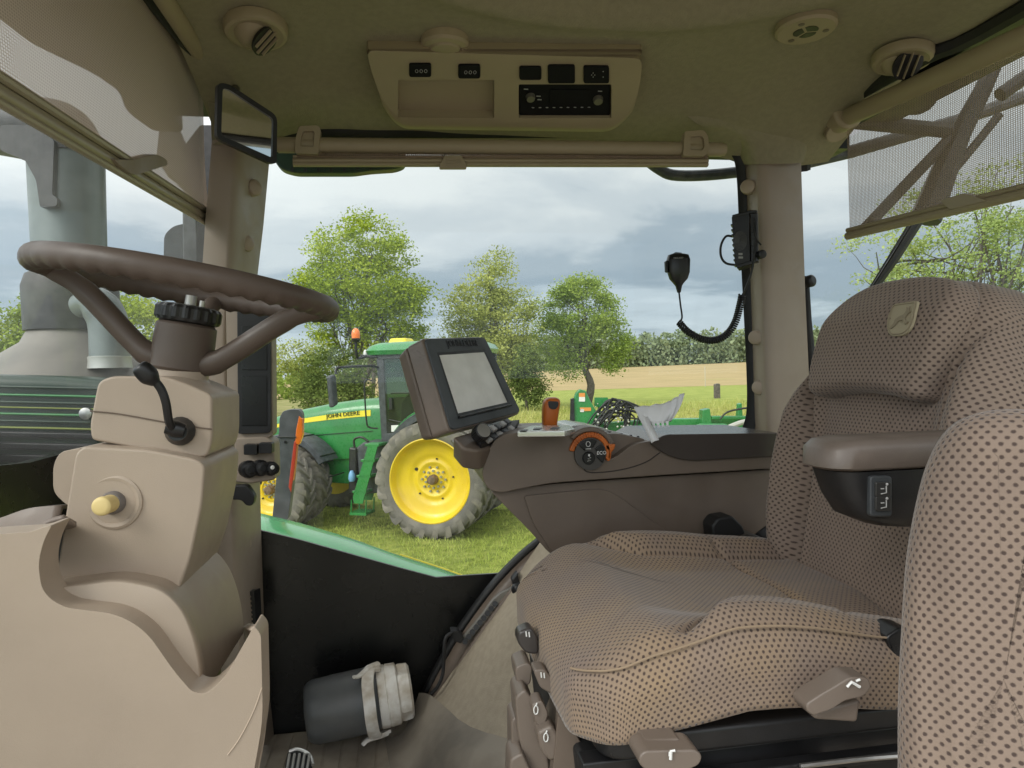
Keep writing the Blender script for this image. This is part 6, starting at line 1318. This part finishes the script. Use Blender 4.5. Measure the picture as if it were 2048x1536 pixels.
mb = MB(); cushion(mb, outl, (po - pz * .0, pxx, pyy, pz), .09, .045, cpf, 50); mb.build('backrest', M['fabric_n'], cs, sharp=0)
mb = MB(); hs2 = [po - pz * .085 + pxx * p.x * .97 + pyy * p.y for p in hs]; prism(mb, hs2, -pz * .02); mb.build('back_shell', M['black'], cs, bevel=.005)

# ================================================================== thermos on the floor
a0, a1 = PD(612, 1428, 1.60), PD(828, 1378, 1.66); ax_ = (a1 - a0).normalized(); Lb = (a1 - a0).length
bt_ = thing('thermos_bottle', 'charcoal thermos with dirty white lid and handle lying on the floor mat', 'bottle', (a0 + a1) / 2)
rbm = .073
bx_, by_, bz_ = frame_from(ax_); upv = (V((0, 0, 1)) - ax_ * ax_.z).normalized(); sdv = ax_.cross(upv)
mb = MB(); rows = []
for (h, r_) in ((0, .045), (.002, .060), (.010, .068), (.018, .071), (.022, .0725), (.06, .073), (Lb * .60, .073), (Lb * .63, .072), (Lb * .66, .068), (Lb * .68, .064)):
    row = []
    for k_ in range(48):
        a = 2 * math.pi * k_ / 48; m_ = abs(math.cos(3 * a)); rr_ = r_ * (1 - (.05 * (m_ < .5)) * (h < .05)); row.append(a0 + ax_ * h + (upv * math.cos(a) + sdv * math.sin(a)) * rr_)
    rows.append(row)
loft(mb, rows, closed=True); mb.f.append(tuple(range(48))); mb.mi.append(0); mb.build('bottle_body', M['bottle'], bt_, sharp=40)
mb = MB(); lathe(mb, a0 + ax_ * (Lb * .66), ax_, [(0, .066), (.002, .071), (.020, .071), (.022, .069), (.024, .071), (.046, .070), (.050, .064)], 40); ld = mb.build('lid_ring', M['lid'], bt_, sharp=30)
mb = MB(); rows = []
for (h, r_) in ((.05, .063), (.055, .065), (.075, .063), (.080, .056)):
    rows.append([a0 + ax_ * (Lb * .66 + h) + (upv * math.cos(2 * math.pi * k_ / 36) + sdv * math.sin(2 * math.pi * k_ / 36)) * r_ * (1 - .10 * ((k_ // 3) % 4 == 0)) for k_ in range(36)])
loft(mb, rows, closed=True); mb.f.append(tuple(range(len(mb.v) - 36, len(mb.v)))); mb.mi.append(0); mb.build('lid_cap', M['lid'], ld, sharp=30)
def HP(h, a, r): return a0 + ax_ * (Lb * h) + (upv * math.cos(rad(a)) + sdv * math.sin(rad(a))) * r
sg_ = 1 if sdv.dot(C - a0) > 0 else -1
mb = MB(); hpts = [HP(.70, 8, .077), HP(.62, 14, .082), HP(.585, 40 * sg_, .083), HP(.58, 75 * sg_, .084), HP(.58, 105 * sg_, .085), HP(.60, 140 * sg_, .084), HP(.70, 158 * sg_, .078)]
pth = smooth(hpts, 6); rows = []
for i, p in enumerate(pth):
    rdl = (p - a0) - ax_ * (p - a0).dot(ax_); rdl.normalize(); tg = (pth[min(i + 1, len(pth) - 1)] - pth[max(0, i - 1)]).normalized(); w_ = rdl.cross(tg).normalized()
    rows.append([p + w_ * .0135 + rdl * .0035, p - w_ * .0135 + rdl * .0035, p - w_ * .0135 - rdl * .0035, p + w_ * .0135 - rdl * .0035])
loft(mb, rows, closed=True); mb.build('handle', M['lid'], bt_, bevel=.0025, sharp=50)
for h0 in ((.66, 0), (.66, 160 * sg_)):
    mb = MB(); q = smooth([HP(.70, h0[1], .080), HP(.62, h0[1] * 1.0 + (10 if h0[1] == 0 else -6 * sg_), .083), HP(.52, h0[1] + (26 * sg_ if h0[1] == 0 else -14 * sg_), .086), HP(.47, h0[1] + (30 * sg_ if h0[1] == 0 else -16 * sg_), .094)], 4); tube(mb, q, [.010, .010, .010, .010, .0095, .009, .0085, .008, .0075, .007, .0068, .0065, .006], 10, flat=.6); mb.build('handle_clip', M['lid'], bt_)
M['streak_yellow'] = mat('dim_yellow_green', (.22, .26, .04), .4)  # yellow-green for the painted reflection streaks on the hood
# ================================================================== own tractor, outside the glass
ex = thing('exhaust_stack', 'tall grey exhaust stack with sooty curved tip and flared heat shield outside the windscreen', 'exhaust', PD(142, 800, 1.85))
ED = 1.85; ec = PD(142, 560, ED); kx = ED / 1365
def EZ(py): return PD(142, py, ED).z
def EP(z): return V((ec.x, ec.y, z))
mb = MB(); lathe(mb, EP(EZ(570)), V((0, 0, 1)), [(0, .087), (EZ(330) - EZ(570), .091), (EZ(285) - EZ(570), .088), (EZ(280) - EZ(570), .082)], 40); mb.build('stack_tube', M['stack'], ex)
mb = MB(); lathe(mb, EP(EZ(662)), V((0, 0, 1)), [(0, .112), (EZ(575) - EZ(662), .114), (EZ(552) - EZ(662), .104), (EZ(545) - EZ(662), .088)], 40); mb.build('stack_collar', M['stack_dk'], ex, sharp=30)
mb = MB(); lathe(mb, EP(EZ(790)), V((0, 0, 1)), [(0, .30), (EZ(745) - EZ(790), .235), (EZ(715) - EZ(790), .18), (EZ(685) - EZ(790), .12), (EZ(662) - EZ(790), .104)], 40); mb.build('heat_shield', M['cone'], ex)
mb = MB(); tp_ = smooth([EP(EZ(318)), EP(EZ(292)) + V((-.005, 0, 0)), PD(116, 268, ED), PD(62, 258, ED), PD(0, 250, ED + .02), PD(-70, 244, ED + .05)], 6); tube(mb, tp_, [.095] * 8 + [.090 - .0006 * i for i in range(len(tp_) - 8)], 28); mb.build('curved_tip', M['stack_dk'], ex)
mb = MB(); prism(mb, [PD(x, y, ED - .115) for x, y in rnd([(0, 250), (60, 250), (108, 280), (104, 390), (114, 396), (114, 412), (80, 415), (72, 360), (50, 320), (0, 300)], 6, 3)], V((.0, .02, 0))); mb.build('tip_bracket', M['stack_dk'], ex)
mb = MB(); el_ = smooth([PD(160, 612, ED - .12), PD(190, 605, ED - .14), PD(215, 640, ED - .14), PD(220, 700, ED - .14), PD(220, 722, ED - .14)], 6); tube(mb, el_, [.030 + .016 * min(1, i / 9) for i in range(len(el_))], 24); mb.build('elbow_pipe', M['stack'], ex)
mb = MB(); lathe(mb, PD(220, 722, ED - .14), V((0, 0, -1)), [(-.012, .046), (-.010, .049), (.0, .048), (.018, .050), (.019, .046)], 28); mb.build('pipe_clamp', mat('bright_clamp', (.5, .5, .46), .4, metal=.5), ex)
# hood of our tractor
hd = thing('tractor_hood', 'dark green engine hood with painted reflection streaks seen low through the windscreen', 'hood', Wp(-1.6, 1.05, -.5))
rows = []
for x, zt in ((-.80, -.07), (-1.2, -.09), (-2.0, -.16), (-2.8, -.26), (-3.4, -.42), (-3.55, -.7)):
    rows.append([Wp(x, y, z) for y, z in ((.52, -1.3), (.50, zt - .35), (.52, zt - .12), (.62, zt - .02), (.85, zt + .015), (1.06, zt + .02), (1.3, zt + .015), (1.5, zt - .02), (1.6, zt - .12), (1.62, zt - .35), (1.6, -1.3))])
mb = MB(); loft(mb, rows); mb.f.append(tuple(range(11))); mb.mi.append(0); mb.build('hood_shell', M['green_dk'], hd, sharp=60)
HS = 1.50
mb = MB(); prism(mb, [PY(x, y, HS) for x, y in [(-300, 742), (-40, 748), (120, 752), (300, 768), (330, 800), (330, 1080), (-300, 1080)]], V((-.1, .5, 0))); hsd = mb.build('streak_panel', M['green_dk'], hd, bevel=.03)  # added flat panel that carries the painted reflection streaks
for i, (y, hh_, m_) in enumerate(((770, 5, 'green_dk'), (786, 5, 'green'), (800, 6, 'green_dk'), (812, 3, 'streak_yellow'), (824, 5, 'green'), (838, 5, 'green_dk'), (852, 4, 'streak_yellow'), (862, 12, 'black'), (884, 14, 'black'), (908, 16, 'black'))):
    mb = MB(); prism(mb, [PY(-300, y - 6, HS - .012), PY(325, y + 8, HS - .012), PY(325, y + 8 + hh_, HS - .012), PY(-300, y - 6 + hh_, HS - .012)], V((0, .02, 0))); mb.build('reflection_streak', M[m_], hsd, bevel=.003)  # coloured bars stand in for streaks reflected in the windscreen
mb = MB(); lathe(mb, PY(174, 827, HS - .02), V((0, -1, 0)), [(0, .012), (.008, .012), (.010, .006)], 14); mb.build('bolt', M['metal'], hsd)
mb = MB(); prism(mb, [PX(x, y, -.60) for x, y in [(-40, 935), (60, 925), (135, 905), (140, 960), (190, 1100), (-40, 1100)]], V((-.02, 0, 0))); tag(mb.build('lower_screen_mask', M['frit']), 'black masked lower edge of the windscreen beside the shroud', 'mask')
# mirror bracket and lamps outside the front pillar
wm_ = thing('outside_mirror', 'grey outside mirror on a black upright arm beyond the front pillar', 'mirror', PD(370, 470, 2.3))
mb = MB(); prism(mb, [PD(x, y, 2.3) for x, y in rnd([(328, 470), (345, 452), (372, 446), (372, 565), (326, 565)], [10, 14, 4, 2, 2], 4)], V((-.02, .08, 0))); mb.build('mirror_housing', M['grey_d'], wm_, bevel=.012)
mb = MB(); prism(mb, [PD(x, y, 2.26) for x, y in [(364, 408), (392, 410), (398, 565), (366, 565)]], V((.0, .04, 0))); mb.build('mirror_arm', mat('worn_grey_arm', (.10, .105, .11), .5, var=.3, vscale=20), wm_, bevel=.006)
mb = MB(); prism(mb, [PD(x, y, 2.0) for x, y in [(395, 420), (410, 425), (408, 565), (392, 565)]], V((.0, .03, 0))); tag(mb.build('screen_edge_strip', M['rubber']), 'black upright rubber strip beside the front pillar', 'strip')
vis = thing('roof_visor', 'dark roof overhang shading the top of the windscreen', 'roof visor', Wp(-.72, 1.2, .73))
mb = MB(); prism(mb, [Wp(x, y, .715) for x, y in rnd([(-.60, .1), (-.60, 2.1), (-.69, 2.1), (-.705, 1.95), (-.672, 1.82), (-.69, 1.72), (-.755, 1.58), (-.765, 1.45), (-.78, .1)], .03, 3)], V((0, 0, .15))); mb.build('visor_shell', M['stack_dk'], vis, bevel=.02)
mb = MB(); prism(mb, [PD(x, y, 2.1) for x, y in rnd([(318, 262), (330, 236), (356, 250), (368, 292), (400, 250), (425, 250), (425, 412), (408, 402), (360, 362), (330, 330), (312, 318)], 5, 3)], V((-.03, .2, 0))); tag(mb.build('work_lamp', M['stack_dk'], bevel=.01), 'dark work lamp housing behind the lower corner of the front blind', 'lamp')
# green roof corner lamp cover over the side window
rc = thing('roof_corner_cover', 'dark green slotted roof corner cover above the side window', 'cover', PD(680, 335, 2.05))
mb = MB(); prism(mb, [PD(x, y, 2.02) for x, y in rnd([(540, 280), (810, 290), (812, 330), (790, 338), (742, 341), (705, 346), (590, 346), (562, 338), (546, 318)], 10, 4)], V((.0, .045, 0))); mb.build('cover_shell', M['green_dk'], rc, bevel=.02)
for i in range(8):
    mb = MB(); prism(mb, [PD(x, y, 2.018) for x, y in rect(582 + 26 * i, 335, 587 + 26 * i, 344 - (i > 4) * 5)], V((0, .004, 0))); mb.build('cover_slot', M['black'], rc)
# our own bodywork below the side window
fd = thing('green_fender', 'glossy pale green body panel sloping down outside the side window', 'fender', PD(700, 1090, 2.3))
T_ = [(470, 1012), (520, 1026), (600, 1046), (700, 1076), (800, 1110), (880, 1136), (935, 1156), (960, 1168)]; rows = []
for dy, dd in ((0, 2.62), (3, 2.55), (14, 2.48), (34, 2.40), (62, 2.34), (110, 2.30)):
    rows.append(smooth([PD(x - dy * .15, y + dy * (1 if i < 6 else .8), dd - .03 * i) for i, (x, y) in enumerate(T_)], 4))
mb = MB(); loft(mb, rows); mb.build('fender_panel', M['green_l'], fd, sharp=0)
mb = MB(); tube(mb, smooth([PD(x, y - 1, 2.63 - .03 * i) for i, (x, y) in enumerate(T_) if i > 3], 4), .003, 6); mb.build('yellow_edge', M['stripe'], fd)
mk = thing('marker_light', 'dark folding marker light bar with orange and red reflectors outside the side window', 'marker light', PD(575, 1000, 2.75))
DM = 2.75
mb = MB(); prism(mb, [PD(x, y, DM) for x, y in rnd([(557, 872), (559, 835), (566, 822), (580, 819), (598, 819), (604, 828), (604, 850), (596, 862), (590, 880), (586, 960), (576, 1040), (544, 1040), (552, 960)], 5, 3)], V((0, .07, 0))); mb.build('marker_housing', mat('faded_grey', (.085, .09, .095), .55, var=.2, vscale=20), mk, bevel=.008)
mb = MB(); prism(mb, [PD(x, y, DM - .004) for x, y in [(598, 832), (605, 838), (605, 870), (598, 890), (590, 888), (592, 860)]], V((.0, .05, 0))); mb.build('orange_reflector', M['amber'], mk, bevel=.003)
mb = MB(); prism(mb, [PD(x, y, DM - .004) for x, y in [(588, 882), (594, 884), (590, 930), (582, 986), (577, 974), (582, 930)]], V((.0, .05, 0))); mb.build('red_reflector', M['redlens'], mk, bevel=.003)
mb = MB(); tube(mb, [PD(556, 874, DM - .006), PD(592, 874, DM - .006)], .003, 6); lathe(mb, PD(571, 884, DM - .002), V((0, -1, 0)), [(0, .006), (.003, .006)], 10); mb.build('hinge_strap', M['black'], mk)
# bars and lamp outside the rear corner, wiper, grab strap
db = M['stack_dk']
mb = MB(); tube(mb, smooth([PD(x, y, 2.15) for x, y in [(1296, 322), (1318, 338), (1345, 350), (1400, 351), (1470, 345), (1560, 333)]], 4), .017, 10); tube(mb, [PD(x, y, 2.15) for x, y in [(1560, 333), (1602, 327), (1700, 304), (1920, 240), (2060, 190)]], .02, 10); tag(mb.build('outside_rail', mat('weathered_rail', (.055, .06, .07), .55, col2=(.12, .12, .12), vscale=30)), 'grey tubular rail running outside the side and rear windows', 'rail')
mb = MB(); cb_ = PD(1920, 245, 1.95)
tube(mb, [PD(1706, 243, 1.95), PD(1800, 252, 1.95), PD(1900, 262, 1.95)], .022, 8); tube(mb, [PD(1725, 462, 1.95), PD(1830, 350, 1.95), PD(1930, 245, 1.95)], .016, 8)
tube(mb, [PD(1850, 440, 1.95), PD(1885, 350, 1.95), PD(1918, 270, 1.95), PD(1965, 180, 1.95), PD(2010, 80, 1.95)], [.042, .036, .03, .024, .02], 8); tube(mb, [PD(1900, 350, 1.95), PD(1950, 290, 1.95), PD(1998, 230, 1.95)], .012, 8); tube(mb, [PD(2000, 190, 1.95), PD(2070, 140, 1.95)], .02, 8)
tag(mb.build('wiper_linkage', db), 'crossing dark bars of the rear wiper linkage behind the rear blind', 'linkage')
mb = MB(); lathe(mb, PD(1832, 190, 2.0), V((-.5, -.8, -.2)), [(-.05, .03), (0, .055), (.02, .058), (.03, .05)], 20); tag(mb.build('rear_lamp', db), 'round dark lamp behind the top of the rear blind', 'lamp')
wp = thing('rear_wiper', 'black wiper blade slanting down outside the rear window', 'wiper', PD(1790, 515, 1.85))
mb = MB(); prism(mb, [PD(x, y, 1.85) for x, y in [(1724, 597), (1733, 600), (1795, 515), (1862, 410), (1838, 410), (1780, 505)]], V((.02, .012, 0))); mb.build('wiper_blade', M['rubber'], wp, bevel=.002)
mb = MB(); tube(mb, [PD(1745, 575, 1.83), PD(1800, 488, 1.82), PD(1850, 405, 1.82)], .004, 6); mb.build('wiper_arm', M['black'], wp)
gs = thing('window_strut', 'black gas strut and round catch beside the rear pillar', 'strut', PD(1620, 640, 1.95))
mb = MB(); tube(mb, [PD(1612, 562, 1.98), PD(1616, 640, 1.98), PD(1626, 760, 1.98)], [.009, .010, .014], 10); mb.build('strut_rod', M['rubber'], gs)
mb = MB(); lathe(mb, PD(1617, 563, 1.96), V((.4, -.9, .1)), [(-.02, .016), (.012, .018), (.018, .012)], 16); box(mb, PD(1612, 563, 1.97), (.022, .02, .03)); mb.build('strut_catch', M['black'], gs, bevel=.003)
